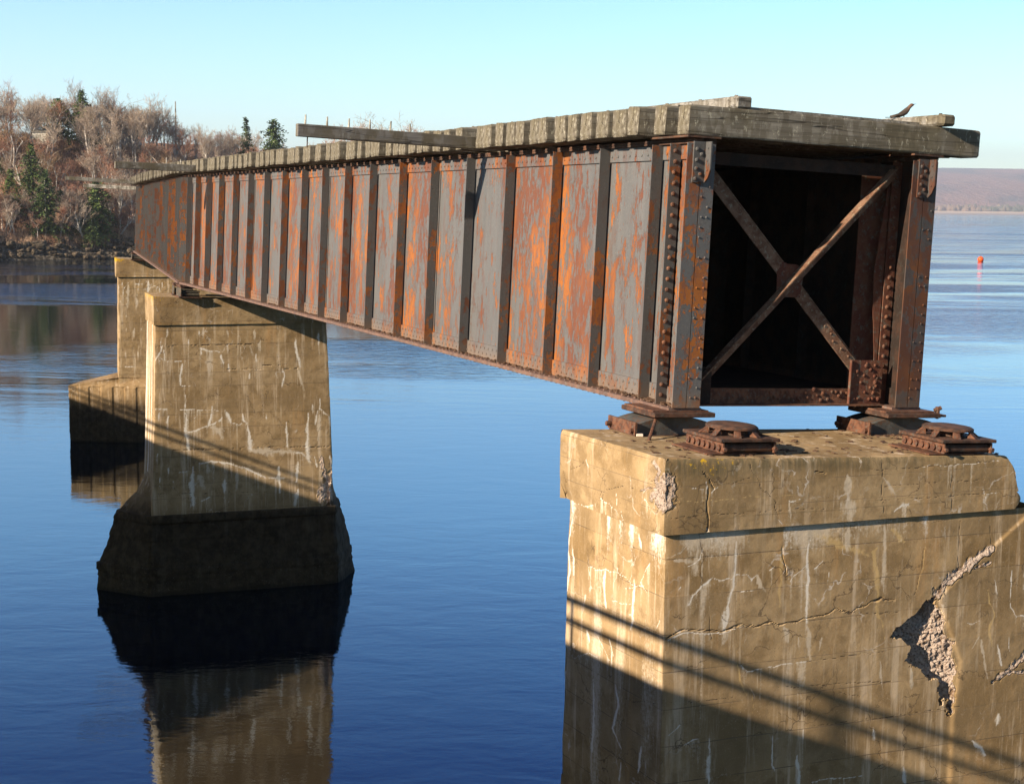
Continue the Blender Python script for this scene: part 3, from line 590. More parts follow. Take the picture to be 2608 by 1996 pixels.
def hook_near(P, N, F_, at, disp):
    m = np.nonzero(F_ == 0)[0]; u, z = P[m, 0], P[m, 2]
    j = fbm(np.c_[u, z, u * 0], 9, 5, 77, .62) * .075
    ins = inpoly(CRATER, u + j, z + j)
    k = m[ins]; uu, zz = P[k, 0], P[k, 2]
    zr = np.array([4.1, 4.3, 4.5, 4.7, 4.85, 5.0, 5.2]); ul = np.array([2.78, 2.68, 2.5, 2.33, 2.14, 2.3, 2.5]); ur = np.array([2.79, 2.82, 2.83, 2.76, 2.73, 2.68, 2.6])
    l_ = np.interp(zz, zr, ul); r_ = np.interp(zz, zr, ur); t = np.clip((uu - l_) / (r_ - l_ + .02), 0, 1)
    disp[k] -= .125 * (1 - t) * np.clip(.45 + (r_ - l_), .3, 1) + .010 + .03 * fbm(np.c_[uu, zz, uu * 0], 14, 4, 5) + .02 * fbm(np.c_[uu, zz, uu * 0], 45, 2, 6)
    at['raw'][k] = 1; at['lime'][k] = 0; at['pale'][k] = 0; at['yel'][k] = 0; at['crack'][k] = 0
    # the slab right of the break stands a little forward of the face
    edge = np.interp(z, [4.1, 4.6, 5.17, 5.46, 5.56, 5.9], [2.79, 2.85, 2.6, 2.93, 3.12, 3.6])
    disp[m] += np.where(ins, 0, .016 * (1 / (1 + np.exp(-np.clip((u - edge) / .01, -30, 30)))))
    tb = np.clip(vnoise(np.c_[u * 3.2, z * 1.1, u * 0], 1, 53) * 1.4 + .25, 0, 1) * np.clip(1 - (5.87 - z) / (.25 + .4 * np.abs(vnoise(np.c_[u * 2, u * 0, u * 0], 1, 5))), 0, 1)
    at['pale'][m] = np.maximum(at['pale'][m], tb * .9)
    # a broken joint low on the left corner
    lz = np.abs(P[:, 2] - 3.15 - .03 * fbm(P, 5, 3, 8)); mm = (F_ == 3) & (lz < .035) & (P[:, 1] > .7)
    disp[mm] -= .05; at['crack'][mm] = 1
    # row of short lime drips under the cap, left side
    ml = np.nonzero(F_ == 3)[0]
    d = np.clip(vnoise(np.c_[P[ml, 1] * 16, P[ml, 2] * .8, P[ml, 1] * 0], 1, 3) * 1.3 + .1, 0, 1) * np.clip(1 - (5.85 - P[ml, 2]) / .45, 0, 1)
    at['lime'][ml] = np.maximum(at['lime'][ml], d * .75)
    d = np.clip(vnoise(np.c_[P[ml, 1] * 5, P[ml, 2] * .5, P[ml, 1] * 0], 1, 13) * 1.5 - .1, 0, 1)
    at['pale'][ml] = np.maximum(at['pale'][ml], d * .7)
    at['lime'][m] = np.maximum(at['lime'][m], .6 * np.clip(vnoise(np.c_[u * 9, z * .9, u * 0], 1, 23) * 1.5 - .35, 0, 1) * np.clip(1 - (5.85 - z) / .3, 0, 1))


BN = [(5.886, quad(.035, 3.60, .03, 1.60, .13)), (3.4, quad(.03, 3.70, .01, 1.64, .15))]
body = wrap('body', BN[:2], .009, M['conc_body'], pn, {0: STROKES['near_front'], 3: STROKES['near_left']}, hook=hook_near, cap=False, seed=1, amp=.0035)
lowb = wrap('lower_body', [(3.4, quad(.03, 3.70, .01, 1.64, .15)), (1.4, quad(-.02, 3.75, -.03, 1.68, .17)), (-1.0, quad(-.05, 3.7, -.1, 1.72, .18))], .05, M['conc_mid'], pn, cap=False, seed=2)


def hook_cap(P, N, F_, at, disp):
    # eroded, rounded right end: bites back at the top, a lower lump stays
    u, v, z = P[:, 0].copy(), P[:, 1], P[:, 2]
    t = np.clip((z - 5.9) / .46, 0, 1)
    lim = 3.37 + .10 * np.clip((v - .3) / 1.2, 0, 1) - .14 * np.clip(t - .28, 0, 1) / .72 - .04 * np.clip(t - .8, 0, 1) / .2 + .02 * fbm(P, 6, 3, 4)
    lim = np.where((t < .3), lim - .03 + .05 * np.sin(t / .3 * pi), lim)
    far = (u > lim); P[:, 0] = np.where(far, lim + (u - lim) * .12, P[:, 0])
    at['raw'][(F_ == 1)] = .25 + .5 * np.clip(fbm(P[F_ == 1], 5, 3, 9) * 2, 0, 1)
    nb = (F_ == 1); disp[nb] += .03 * fbm(P[nb], 7, 4, 12)
    # knocked-off lower back corner on the left side, chipped front arris
    m = (F_ == 3); k = np.exp(-((P[:, 1] - 1.6) / .22) ** 2 - ((z - 5.89) / .10) ** 2) * m; P[:, 2] += .0
    disp -= .05 * k
    cj = .13 * fbm(P, 7, 5, 91, .7); cornr = np.exp(-((np.abs(P[:, 0]) + cj) / .075) ** 2 - ((np.maximum(P[:, 1], 0) + cj) / (.12 + .09 * vnoise(np.c_[z * 9, z * 0, z * 0], 1, 77))) ** 2) * np.exp(-((z - 6.22 + cj) / .14) ** 4)
    disp -= .03 * cornr * (.6 + 1.2 * fbm(P, 26, 4, 3, .7)); at['raw'] = np.maximum(at['raw'], np.clip(cornr * 1.6, 0, 1))
    nz = np.exp(-((P[:, 0] - .4) / .5) ** 2) * (.75 * (F_ == 0) + .6 * (F_ == 3) * (P[:, 1] < .5)) * np.clip((z - 6.12) / .3, 0, 1) ** .6
    at['lichen'] = np.maximum(at['lichen'], nz * .85)
    at['raw'][F_ == 3] = np.maximum(at['raw'][F_ == 3], .35 * np.clip(fbm(P[F_ == 3], 3, 4, 14) * 3, 0, 1))
    # rounded top arris
    rt_ = np.exp(-np.abs(z - ftop(P[:, 0], P[:, 1])) / .025); disp -= .018 * rt_


ftop = plane_top(FN, eN, nN, W1, -.24)
capn = wrap('cap', [(6.48, quad(0, 3.42, 0, 1.65, .176)), (5.888, quad(0, 3.42, 0, 1.65, .176))], .010, M['conc_cap'], pn, {0: STROKES['cap_front'], 3: STROKES['cap_left']}, topz=ftop, hook=hook_cap, seed=3, amp=.004, chip=.03)
MB().box(.05, 3.28, .04, 1.58, 5.893, 5.91).obj('cap_soffit', M['conc_midcap'], pn)

# middle pier
FM = np.array([-7.581, 31.462, 6.418]); AZM = 70.3
eM = np.array([sin(radians(AZM)), cos(radians(AZM)), 0]); nM = np.array([-eM[1], eM[0], 0])
pm = tag(empty('bridge_pier', (FM[0], FM[1], 0), radians(90 - AZM)), 'middle concrete pier with white lime streaks and a dark flared base standing in the water', 'bridge pier', 'concrete piers carrying the girder bridge')
ftm = plane_top(FM, eM, nM, W1, -.30)


def lich(F):
    def hk(P, N, F_, at, disp):
        top = P[:, 2].max()
        q = np.exp(-(P[:, 0] / .5) ** 2) * np.clip((P[:, 2] - top + .34) / .3, 0, 1)
        at['lichen'] = np.maximum(at['lichen'], q * F)
    return hk


wrap('cap', [(6.42, rect(0, 3.78, 0, 1.72)), (5.815, rect(0, 3.78, 0, 1.72))], .03, M['conc_midcap'], pm, topz=ftm, seed=5, hook=lich(.72), chip=.015)
MB().box(.04, 3.7, .04, 1.66, 5.82, 5.835).obj('cap_soffit', M['conc_midcap'], pm)


def hook_mid(P, N, F_, at, disp):
    # broken lower right corner
    k = np.exp(-((P[:, 0] - 3.83) / .14) ** 2) * np.exp(-(P[:, 1] / .25) ** 2) * np.clip(1 - (P[:, 2] - 2.0) / .8, 0, 1)
    disp -= .12 * k * (.8 + .8 * fbm(P, 9, 3, 7)); at['raw'] = np.maximum(at['raw'], np.clip(k * 1.3, 0, 1))
    m = F_ == 3
    d = np.clip(vnoise(np.c_[P[m, 1] * 9, P[m, 2] * .3, P[m, 1] * 0], 1, 13) * 1.6 - .1, 0, 1)
    at['lime'][m] = np.maximum(at['lime'][m], d * .8)


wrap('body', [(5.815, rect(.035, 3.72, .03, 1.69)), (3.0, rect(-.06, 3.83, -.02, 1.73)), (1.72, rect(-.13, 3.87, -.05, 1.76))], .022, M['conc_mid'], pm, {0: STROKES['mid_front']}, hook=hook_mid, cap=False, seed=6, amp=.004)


def hexp(u0, u1, v0, v1, nl, nr): return [(u0, v0), (u1, v0), (u1 + nr, (v0 + v1) / 2), (u1, v1), (u0, v1), (u0 - nl, (v0 + v1) / 2)]


wrap('base', [(2.62, hexp(-.03, 3.83, .22, 1.5, .02, .02)), (2.1, hexp(-.10, 3.86, .10, 1.62, .30, .16)), (1.74, hexp(-.16, 3.88, -.02, 1.78, .55, .26)), (1.73, hexp(-.18, 3.9, -.10, 1.84, .60, .28)),
              (1.58, hexp(-.16, 3.9, -.10, 1.84, .66, .33)), (1.52, hexp(-.14, 3.88, -.03, 1.80, .68, .34)), (.62, hexp(-.2, 3.9, -.14, 1.86, .98, .58)), (.60, hexp(-.21, 3.91, -.17, 1.89, 1.04, .61)), (.46, hexp(-.21, 3.91, -.17, 1.89, 1.04, .61)), (.42, hexp(-.2, 3.9, -.15, 1.87, 1.0, .6)),
              (-1.2, hexp(-.3, 4.0, -.3, 2.0, 1.15, .75))], .045, M['conc_base'], pm, seed=8, amp=.045, chip=.07)

# far pier
F3w = W2(-.63, 20.9, -.28); AZ3 = 74.0
e3 = np.array([sin(radians(AZ3)), cos(radians(AZ3)), 0]); n3 = np.array([-e3[1], e3[0], 0])
pf = tag(empty('bridge_pier', (F3w[0], F3w[1], 0), radians(90 - AZ3)), 'farthest concrete pier with yellow lichen on its cap and a wide ribbed dark footing', 'bridge pier', 'concrete piers carrying the girder bridge')
ft3 = plane_top(F3w, e3, n3, W2, -.28)
wrap('cap', [(F3w[2], rect(0, 3.7, 0, 1.7)), (5.80, rect(0, 3.7, 0, 1.7))], .04, M['conc_midcap'], pf, topz=ft3, seed=15, hook=lich(1.0), chip=.02)
wrap('body', [(5.80, rect(.08, 3.62, .05, 1.65)), (1.5, rect(.0, 3.75, -.05, 1.75))], .035, M['conc_mid'], pf, {0: STROKES['far_front']}, cap=False, seed=16, amp=.01)
# footing: ribbed wall with a weathered sloping top
def ribs(P, N, F_, at, disp):
    m = P[:, 2] < 1.96
    disp[m] += .035 * np.sign(np.sin((P[m, 0] * .9 + P[m, 1] * 1.1) * 2 * pi / .42)) * .5
    at['lime'][m] = np.maximum(at['lime'][m], .35 * np.clip(vnoise(np.c_[P[m, 0] * 7, P[m, 1] * 7, P[m, 2] * .4], 1, 3) * 1.4 - .5, 0, 1))


def w2l(x, y): d = np.array([x - F3w[0], y - F3w[1]]); return (float(d @ e3[:2]), float(d @ n3[:2]))


FP = [(-15.6, 52.05), (-9.2, 51.7), (-8.3, 53.8), (-9.6, 55.4), (-13.6, 54.9), (-15.5, 53.6)]
FI = [(-13.95, 51.98), (-10.1, 52.95), (-9.9, 53.3), (-10.6, 54.6), (-14.3, 53.6), (-14.4, 53.0)]
wrap('footing', [(2.28, [w2l(*q) for q in FI]), (1.98, [w2l(*q) for q in FP]), (1.93, [w2l(*q) for q in FP]), (-1.2, [w2l(*q) for q in FP])], .06, mat_concrete('ribbed_footing_concrete', tide=1.55, boards=2.9, tint=(.75, .72, .68)), pf, seed=18, amp=.02, chip=.03, hook=ribs)

# ------------------------------------------------------------------ the steel spans
ST1 = [.28, .596, 1.6, 2.636, 3.811, 4.949, 6.103, 7.256, 8.467, 9.6, 10.74, 11.862, 13.042, 14.214, 15.366, 16.531, 17.722, 18.848, 19.879, 20.75]
ST2 = [.35, .9] + [1.6 + 1.15 * k for k in range(16)] + [20.2, 20.8]
M['inner'] = mat_rust('inner_rust_shaded', (.022, .015, .012), (.045, .024, .016), (.035, .032, .028), 6)  # rust darkened to imitate the shade inside the girder box
M['brown_paint'] = mat_rust('brown_rusted_paint', (.115, .042, .028), (.15, .066, .040), (.13, .122, .10), 7)


def girder(span, X, L_, ST, left=True):
    """plate girder centred on X; returns the web (a part) with flanges and stiffeners as sub-parts"""
    fine = span['name_'] == 1
    wb = MB()
    nb = int(L_ / .8)
    wb.box(X - .007, X + .007, .0, L_, .02, 2.24)
    # splice plates and flange angles' upright legs
    for s in (-1, 1):
        wb.box(X + s * .0175 - .0095, X + s * .0175 + .0095, .012, L_ - .01, 2.115, 2.243)
        wb.box(X + s * .0175 - .0095, X + s * .0175 + .0095, .012, L_ - .01, .012, .165)
    if left:
        for ysp in ST[6::4]:
            wb.box(X - .020, X - .0072, ysp - .02, ysp + .16, .17, 2.11)
            if fine:
                for k in range(22):
                    for dy in (.06, .12): wb.rivet((X - .0205, ysp + dy, .26 + k * .084), (-1, 0, 0), .012, 5)
        if fine:
            y = .06
            while y < L_ - .05:
                wb.rivet((X - .0275, y, 2.165), (-1, 0, 0), .014, 5)
                wb.rivet((X - .0275, y, .12), (-1, 0, 0), .013, 5); wb.rivet((X - .0275, y + .05, .06), (-1, 0, 0), .013, 5)
                y += .115
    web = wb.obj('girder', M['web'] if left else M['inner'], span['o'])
    tf = MB(); j = 0
    tf.box(X - .065, X + .155, .01, L_, 2.262, 2.283); tf.box(X - .06, X + .15, .01, L_, 2.2425, 2.2595)
    if fine: tf.box(X - .15, X + .17, -.035, .62, 2.2855, 2.302)
    tf.obj('top_flange', M['rust'], web)
    bf = MB()
    # lower flange with a ragged, scaling edge
    for e0, xo in ((-1, .155), (1, .155)): pass
    ys = np.arange(0, L_ + .001, .06); n = len(ys)
    jl = .010 * fbm(np.c_[ys * 3, ys * 0 + X, ys * 0], 2.5, 4, 3); jr = .010 * fbm(np.c_[ys * 3, ys * 0 + X, ys * 0 + 4], 2.5, 4, 6)
    V = []; F = []
    for i in range(n):
        V += [(X - .16 + jl[i], ys[i], -.028), (X + .16 + jr[i], ys[i], -.028), (X + .16 + jr[i], ys[i], .010), (X - .16 + jl[i], ys[i], .010)]
    for i in range(n - 1):
        a, b = 4 * i, 4 * i + 4
        F += [(a, a + 1, b + 1, b)[::-1], (a + 1, a + 2, b + 2, b + 1)[::-1], (a + 2, a + 3, b + 3, b + 2)[::-1], (a + 3, a, b, b + 3)[::-1]]
    F += [(0, 1, 2, 3), tuple(4 * (n - 1) + k for k in (3, 2, 1, 0))]
    bf.add(V, F)
    if left:
        y = .05
        while y < L_ - .02:
            bf.rivet((X - .115, y, -.028), (0, 0, -1), .018, 5); bf.rivet((X - .12, y + .03, .010), (0, 0, 1), .015, 5); y += .12
    else:
        y = .05
        while y < 3: bf.rivet((X - .115, y, -.028), (0, 0, -1), .02, 5); y += .12
    o = bf.obj('bottom_flange', M['flange'], web); orient(o)
    for q, y in enumerate(ST):
        m = MB()
        if left or y < 3:
            for s in (-1, 1):
                x_in, x_out = X + s * .0275, X + s * .133
                m.box(min(x_in, x_out), max(x_in, x_out), y, y + .011, .012, 2.24)
                m.box(min(X + s * .0285, X + s * .040), max(X + s * .0285, X + s * .040), y + .0115, y + .085, .17, 2.11)
                if y < .7 and s == -1 or (fine and s == -1 and q % 1 == 0 and y < 5):
                    pass
            nf0 = len(m.f)
            if fine:
                k = 24 if y < .5 else 0
                if k and True:
                    for i in range(k): m.rivet((X - .085 + random.uniform(-.004, .004), y - .0005, .09 + i * .091), (0, -1, 0), .021, 7)
                nf1 = len(m.f)
                for i in range(26):
                    m.rivet((X - .0405, y + .05, .1 + i * .082), (-1, 0, 0), .012, 5)
            fm_ = [0] * len(m.f)
            if fine: fm_[nf0:nf1] = [1] * (nf1 - nf0)
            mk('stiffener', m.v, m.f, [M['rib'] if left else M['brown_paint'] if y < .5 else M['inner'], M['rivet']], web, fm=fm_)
    # end post: two angles back to back over the web's end
    m = MB()
    for s in (-1, 1):
        a, b = sorted((X + s * .004, X + s * .135)); m.box(a, b, -.014, -.001, .012, 2.24)
        a, b = sorted((X + s * .0285, X + s * .041)); m.box(a, b, .001, .10, .17, 2.11)
    if fine:
        for i in range(24):
            m.rivet((X - .0415, .055, .12 + i * .085), (-1, 0, 0), .012, 5)
            if random.random() < .6: m.rivet((X + .09 + random.uniform(-.01, .01), -.014, .1 + i * .085), (0, -1, 0), .011, 5)
            if random.random() < .35: m.rivet((X + .02 + random.uniform(-.01, .02), -.014, .1 + i * .085), (0, -1, 0), .010, 5)
    m.obj('end_post', M['web'] if left else M['post_paint'], web)
    if fine:
        # connection bracket left over from the missing span
        m = MB()
        x0 = X - .085
        m.box(x0, x0 + .125, -.032, -.0155, 1.915, 2.255)
        m.prism([(-.032, 2.255), (-.118, 2.255), (-.118, 2.02), (-.085, 1.955), (-.032, 1.915)], 0, x0 + .112, x0 + .125)
        for (dx, z) in ((.03, 2.19), (.075, 2.15), (.03, 2.10), (.03, 2.03), (.07, 1.985), (.025, 1.945)):
            m.rivet((x0 + dx, -.032, z), (0, -1, 0), .02, 7)
        for z in (2.2, 2.1, 2.02): m.rivet((x0 + .112, -.075, z), (-1, 0, 0), .012, 5)
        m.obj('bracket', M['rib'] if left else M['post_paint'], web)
        # curved top knee between post and flange
        k = [(X + .0, 2.24), (X + .14, 2.24), (X + .14, 1.98), (X + .10, 1.90), (X + .0, 1.87)]
        MB().prism(k, 1, .002, .012).obj('end_plate', M['inner'], web)
    return web


def tie_mesh(name, L_, seed):
    """one sleeper: a sawn baulk with split, rounded, worn ends"""
    nx, V, F = 14, [], []
    r = np.random.default_rng(seed)
    xs = np.concatenate([[0, .012], np.linspace(.06, L_ - .06, nx - 4), [L_ - .012, L_]])
    prof = [(-1, -1), (-.86, -1.0), (.86, -1), (1, -1), (1, -.86), (1, .86), (1, 1), (.86, 1), (-.86, 1), (-1, 1), (-1, .86), (-1, -.86)]
    prof = [(a if abs(a) < 1 or abs(b) < 1 else a * .955, b if abs(a) < 1 or abs(b) < 1 else b * .965) for a, b in prof]
    tw = r.uniform(.93, 1.03); n = len(prof)
    for x in xs:
        t = min(x, L_ - x); k = 1 - .045 * math.exp(-t / .02)
        for (a, b) in prof:
            V.append((x + (r.uniform(-.008, .006) if t < .005 else 0), a * .0945 * tw * k + r.uniform(-.0015, .0015), b * .126 * k + r.uniform(-.0015, .0015) + .0))
    m = len(xs)
    for i in range(m - 1):
        for j in range(n): F.append((i * n + j, i * n + (j + 1) % n, (i + 1) * n + (j + 1) % n, (i + 1) * n + j)[::-1])
    F.append(tuple(range(n))[::1]); F.append(tuple((m - 1) * n + j for j in range(n))[::-1])
    me = bpy.data.meshes.new(name); me.from_pydata(V, [], F); me.materials.append(M['tie']); me.update()
    return me


TIE_MESHES = [tie_mesh('sleeper', 3.05, 40 + i) for i in range(9)]


def build_span(no, R, O, L_, ST, label):
    o = tag(empty('girder_span', mat=mat4(R, O)), label, 'girder bridge', 'rusty girder spans of the old railway bridge')
    sp = {'o': o, 'name_': no}
    girder(sp, .133, L_, ST, True); girder(sp, 2.463, L_, ST if no == 1 else ST[::3], False)
    # sleepers
    k = 0; y = 0.0; skip = (4.55,) if no == 1 else ()
    while y < L_ - .12:
        if not any(abs(y - s) < .09 for s in skip):
            me = TIE_MESHES[0 if k == 0 and no == 1 else random.randrange(9)]
            t = bpy.data.objects.new('sleeper', me); col.objects.link(t); t.parent = o
            first = (k == 0 and no == 1)
            dx = 0 if first else random.uniform(-.045, .04)
            t.location = (.008 + dx - (0 if first else .05 if k == 1 and no == 1 else .165), y + .095 + (0 if first else random.uniform(-.02, .02)), 2.432 + (0 if first else random.uniform(-.006, .008)))
            t.scale = (1, 1 if first else random.uniform(1.02, 1.36), 1 if first else random.uniform(.975, 1.025)); t.rotation_euler = (0 if first else random.uniform(-.05, .05), 0, 0 if first else random.uniform(-.006, .006))
        y += .30; k += 1
    # guard timbers with bolt heads
    for (x0, x1, y0) in ((.467, .615, .02), (2.56, 2.705, -.09)):
        m = MB(); ya = y0
        while ya < L_:
            yb = min(ya + random.uniform(4, 5), L_)
            m.bbox((x0 + x1) / 2 + random.uniform(-.01, .01), (ya + yb) / 2, 2.565 + .05, (x1 - x0) / 2, (yb - ya) / 2 - .004, .05, .012 if x0 < 1 else .02); ya = yb
        yy = y0 + .14
        while yy < L_ - .1:
            m.cyl(((x0 + x1) / 2, yy, 2.66), ((x0 + x1) / 2, yy, 2.683), .019, .015, 6); yy += .6
        g = m.obj('guard_timber', M['timber'], o); orient(g)
    # rust flakes lying on the lower flange and debris on the timber deck are part of the bearings' grime
    return o, sp


span1, sp1 = build_span(1, R1, O1, LEN1, ST1, 'near rusty plate girder span with an open dark end and peeling orange and grey paint')
span2, sp2 = build_span(2, R2, O2, LEN2, ST2, 'far plate girder span seen at a sharp slant beyond the middle pier')

# cross frames inside the near span
def cross_frame(span, y, near=False):
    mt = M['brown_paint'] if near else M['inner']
    d1 = MB(); d1.bar((.30, y, .10), (2.32, y, 2.14), .085, .012, (0, 1, 0))
    a = np.array([-.71, 0, .70]) * .052
    d1.bar(np.array([.33, y - .055, .13]) + a, np.array([2.30, y - .055, 2.12]) + a, .10, .012, (-.71, 0, .70))
    if near:
        for i in range(26): d1.rivet(np.array([.42 + i * .07, y - .085 + .03 * (i % 2), .22 + i * .0707]) + a * 1.12, (-.71, 0, .70), .008, 5)
    d1.obj('cross_brace', M['brace'] if near else mt, span)
    d2 = MB(); d2.bar((.30, y + .016, 2.08), (2.25, y + .016, .14), .105, .012, (0, 1, 0))
    b = np.array([.71, 0, .70]) * .06
    d2.bar(np.array([.33, y + .06, 2.06]) + b, np.array([2.2, y + .06, .20]) + b, .08, .012, (.71, 0, .70))
    if near:
        for i in range(16):
            t = .42 + .035 * i; p = np.array([.30 + 1.95 * t, y + .009, 2.08 - 1.94 * t]); d2.rivet(p + np.array([random.uniform(-.02, .03), 0, 0]), (0, -1, 0), .009 + .005 * random.random(), 5)
    d2.obj('cross_brace', M['brace'] if near else mt, span)
    g = MB(); c = (1.27, 1.12)
    g.prism([(c[0] - .13, c[1] - .1), (c[0] - .04, c[1] - .15), (c[0] + .12, c[1] - .15), (c[0] + .14, c[1] + .02), (c[0] + .08, c[1] + .14), (c[0] - .08, c[1] + .15), (c[0] - .14, c[1] + .08)], 1, y + .0065, y + .0155 - .006)
    g2 = MB(); g2.prism([(c[0] - .12, c[1] + .145), (c[0] + .07, c[1] + .145), (c[0] + .07, c[1] - .1), (c[0] - .11, c[1] - .1)], 1, y + .0225, y + .031)
    if near:
        for (dx, dz) in ((-.1, .13), (-.06, .1), (-.12, .08), (-.08, .15), (-.05, .14)): g2.rivet((c[0] + dx, y + .0225 - .002, c[1] + dz), (0, -1, 0), .02, 6)
    g.obj('gusset_plate', mt, span); g2.obj('gusset_plate', mt, span)
    s = MB(); s.box(.28, 2.32, y - .004, y + .008, .006, .155); s.box(.28, 2.32, y - .10, y - .0045, .006, .018) if near else None
    if near:
        for i in range(30):
            x = 1.15 + i * .04; s.rivet((x + random.uniform(-.015, .015), y - .004, random.uniform(.04, .15)), (0, -1, 0), random.uniform(.012, .022), 6)
    s.obj('bottom_strut', M['rust_brown'] if near else mt, span)
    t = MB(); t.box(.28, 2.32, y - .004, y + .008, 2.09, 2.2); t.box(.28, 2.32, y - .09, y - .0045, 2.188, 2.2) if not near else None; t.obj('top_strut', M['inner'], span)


cross_frame(span1, .24, True)
for y in (4.9, 9.6, 14.2, 18.8): cross_frame(span1, y)
cross_frame(span1, 21.0)
for y in (.3, 10.7, 21.0): cross_frame(span2, y)
# lower right gusset with heavy scaled rivets, and the jagged inner plates beside the right post
g = MB(); g.prism([(1.97, .02), (1.97, .42), (2.325, .42), (2.325, .02)], 1, .205, .215)
for i in range(30):
    g.rivet((random.uniform(2.0, 2.3), .205, random.choice([.06, .12, .17, .22, .27, .33, .38]) + random.uniform(-.015, .015)), (0, -1, 0), random.uniform(.011, .021), 6)
g.box(1.960, 1.9695, .185, .215, .02, .42)
g.obj('gusset_plate', M['brown_paint'], span1)
g = MB(); g.prism([(.30, .02), (.30, .40), (.50, .30), (.50, .02)], 1, .205, .215); g.obj('gusset_plate', M['inner'], span1)
g = MB(); pts = [(2.325, .25), (2.325, 2.0)]
zz = np.linspace(2.0, .3, 24); pts += [(2.30 - .075 * max(0, sin((z - .3) / 1.7 * pi)) ** 1.5 + random.uniform(-.006, .006), z) for z in zz]
g.prism(pts, 1, .30, .306); g.obj('corroded_plate', M['brown_paint'], span1)
g = MB(); g.box(2.10, 2.43, .42, .432, .05, 2.2); g.obj('inner_stiffener', M['brown_paint'], span1)
# rusted bottom bracing plate: one small cell has rusted through
bp = MB()
for i in range(9):
    y0 = .36 + i * .9
    xs = [.275, .9, 1.28, 1.32, 2.32]
    for a in range(4):
        if i == 0 and a == 2: bp.box(xs[a], xs[a + 1], y0 + .05, y0 + .9, .10, .112); continue
        bp.box(xs[a], xs[a + 1], y0, y0 + .9, .10, .112)
bp.obj('bottom_plate', M['inner'], span1)
# unseen boards and strip added to keep sunlight out of the girder box
for sp_, LL in ((span1, LEN1), (span2, LEN2)):
    m = MB()
    for a in range(9): m.box(.64 + a * .21, .64 + a * .21 + .203, .2, LL, 2.572, 2.598)
    m.box(.06, .462, .3, LL, 2.561, 2.572); m.box(.4625, .639, .3, LL, 2.5595, 2.5642)
    m.obj('sun_stop_boards', M['timber'], sp_); MB().box(.30, .33, .31, LL - .05, 2.29, 2.555).obj('sun_stop_strip', M['tie'], sp_)
# solid plate added further back to stop stray light in the box
MB().box(.15, 2.44, 3.2, 3.212, .1, 2.2).obj('light_stop_plate', M['inner'], span1)
# rust flakes along the lower flange (loose scale heaped against the web)
fl = MB()
for i in range(520):
    y = random.uniform(.02, 14) if i > 120 else random.uniform(.0, 1.2); s = random.uniform(.008, .028)
    x = .133 - .03 - abs(random.gauss(0, .035)); a = random.uniform(0, 3.1); R = rZ(a) @ rX(random.uniform(-.7, .7))
    fl.bbox(max(x, -.01), y, .014 + s * .25, s, s * .7, s * .2, s * .08, R)
tag(fl.obj('rust_scale', M['debris'], span1), kind='stuff')
# walkway brackets: planks that stick out to the left, with nails standing in them
def walk(span, y, x0, x1, z0, z1, th, nails, mat, sp_h=.09, droop=0.0):
    m = MB(); cx = (x0 + x1) / 2
    m.bbox(cx, y + th / 2, (z0 + z1) / 2, (x1 - x0) / 2, th / 2, (z1 - z0) / 2, .006)
    p = m.obj('walkway_beam', mat, span)
    if droop: p.rotation_euler = (0, droop, 0); p.location = (0, 0, 0)
    for (x, h) in nails:
        q = MB()
        if h > 0: q.cyl((x, y + th / 2, z1 - .02), (x + random.uniform(-.008, .008), y + th / 2, z1 + h), .013, .008, 6)
        else: q.cyl((x, y + th / 2, z0 + .02), (x, y + th / 2, z0 + h), .007, .006, 6)
        q.obj('spike', M['white_plank'] if h > 0 else M['rust'], p)
    return p


walk(span1, 4.56, -2.09, .75, 2.318, 2.452, .085, [(-2.0, .10), (-1.76, .095), (-1.52, .095), (-1.28, .10), (-1.05, .10), (-.82, .09), (-1.97, -.11)], M['plank'])
walk(span1, 19.16, -1.70, .5, 2.30, 2.44, .13, [(-1.3, .12), (-1.0, .10), (-.7, .12), (-.42, .10), (-.1, .12), (-1.45, .08)], M['timber'], droop=-.012)
walk(span2, 17.6, -2.35, .4, 2.28, 2.41, .12, [(-1.85, .1), (-1.5, .1), (-1.2, .1), (-.9, .1), (-.6, .1)], M['timber'])
walk(span2, 20.9, -1.75, .4, 2.12, 2.24, .1, [(-1.2, .1), (-.9, .1), (-.7, .1), (-.5, .1)], M['white_plank'])
b = MB(); b.bbox(0, 0, 0, .12, .022, .012, .004); bo = b.obj('broken_board', M['white_plank'])
p = W1(.12, 7.6, 2.60); bo.location = p; bo.rotation_euler = (0, .15, A1 + 1.1)
tag(bo, 'short pale broken board lying on the sleepers behind the long walkway beam', 'board')

# ------------------------------------------------------------------ bearings
M['grey_cast'] = mat_rust('grey_painted_casting', (.065, .066, .063), (.10, .10, .094), (.12, .065, .04), 5)


def s2w(R, O): return mat4(R, O)


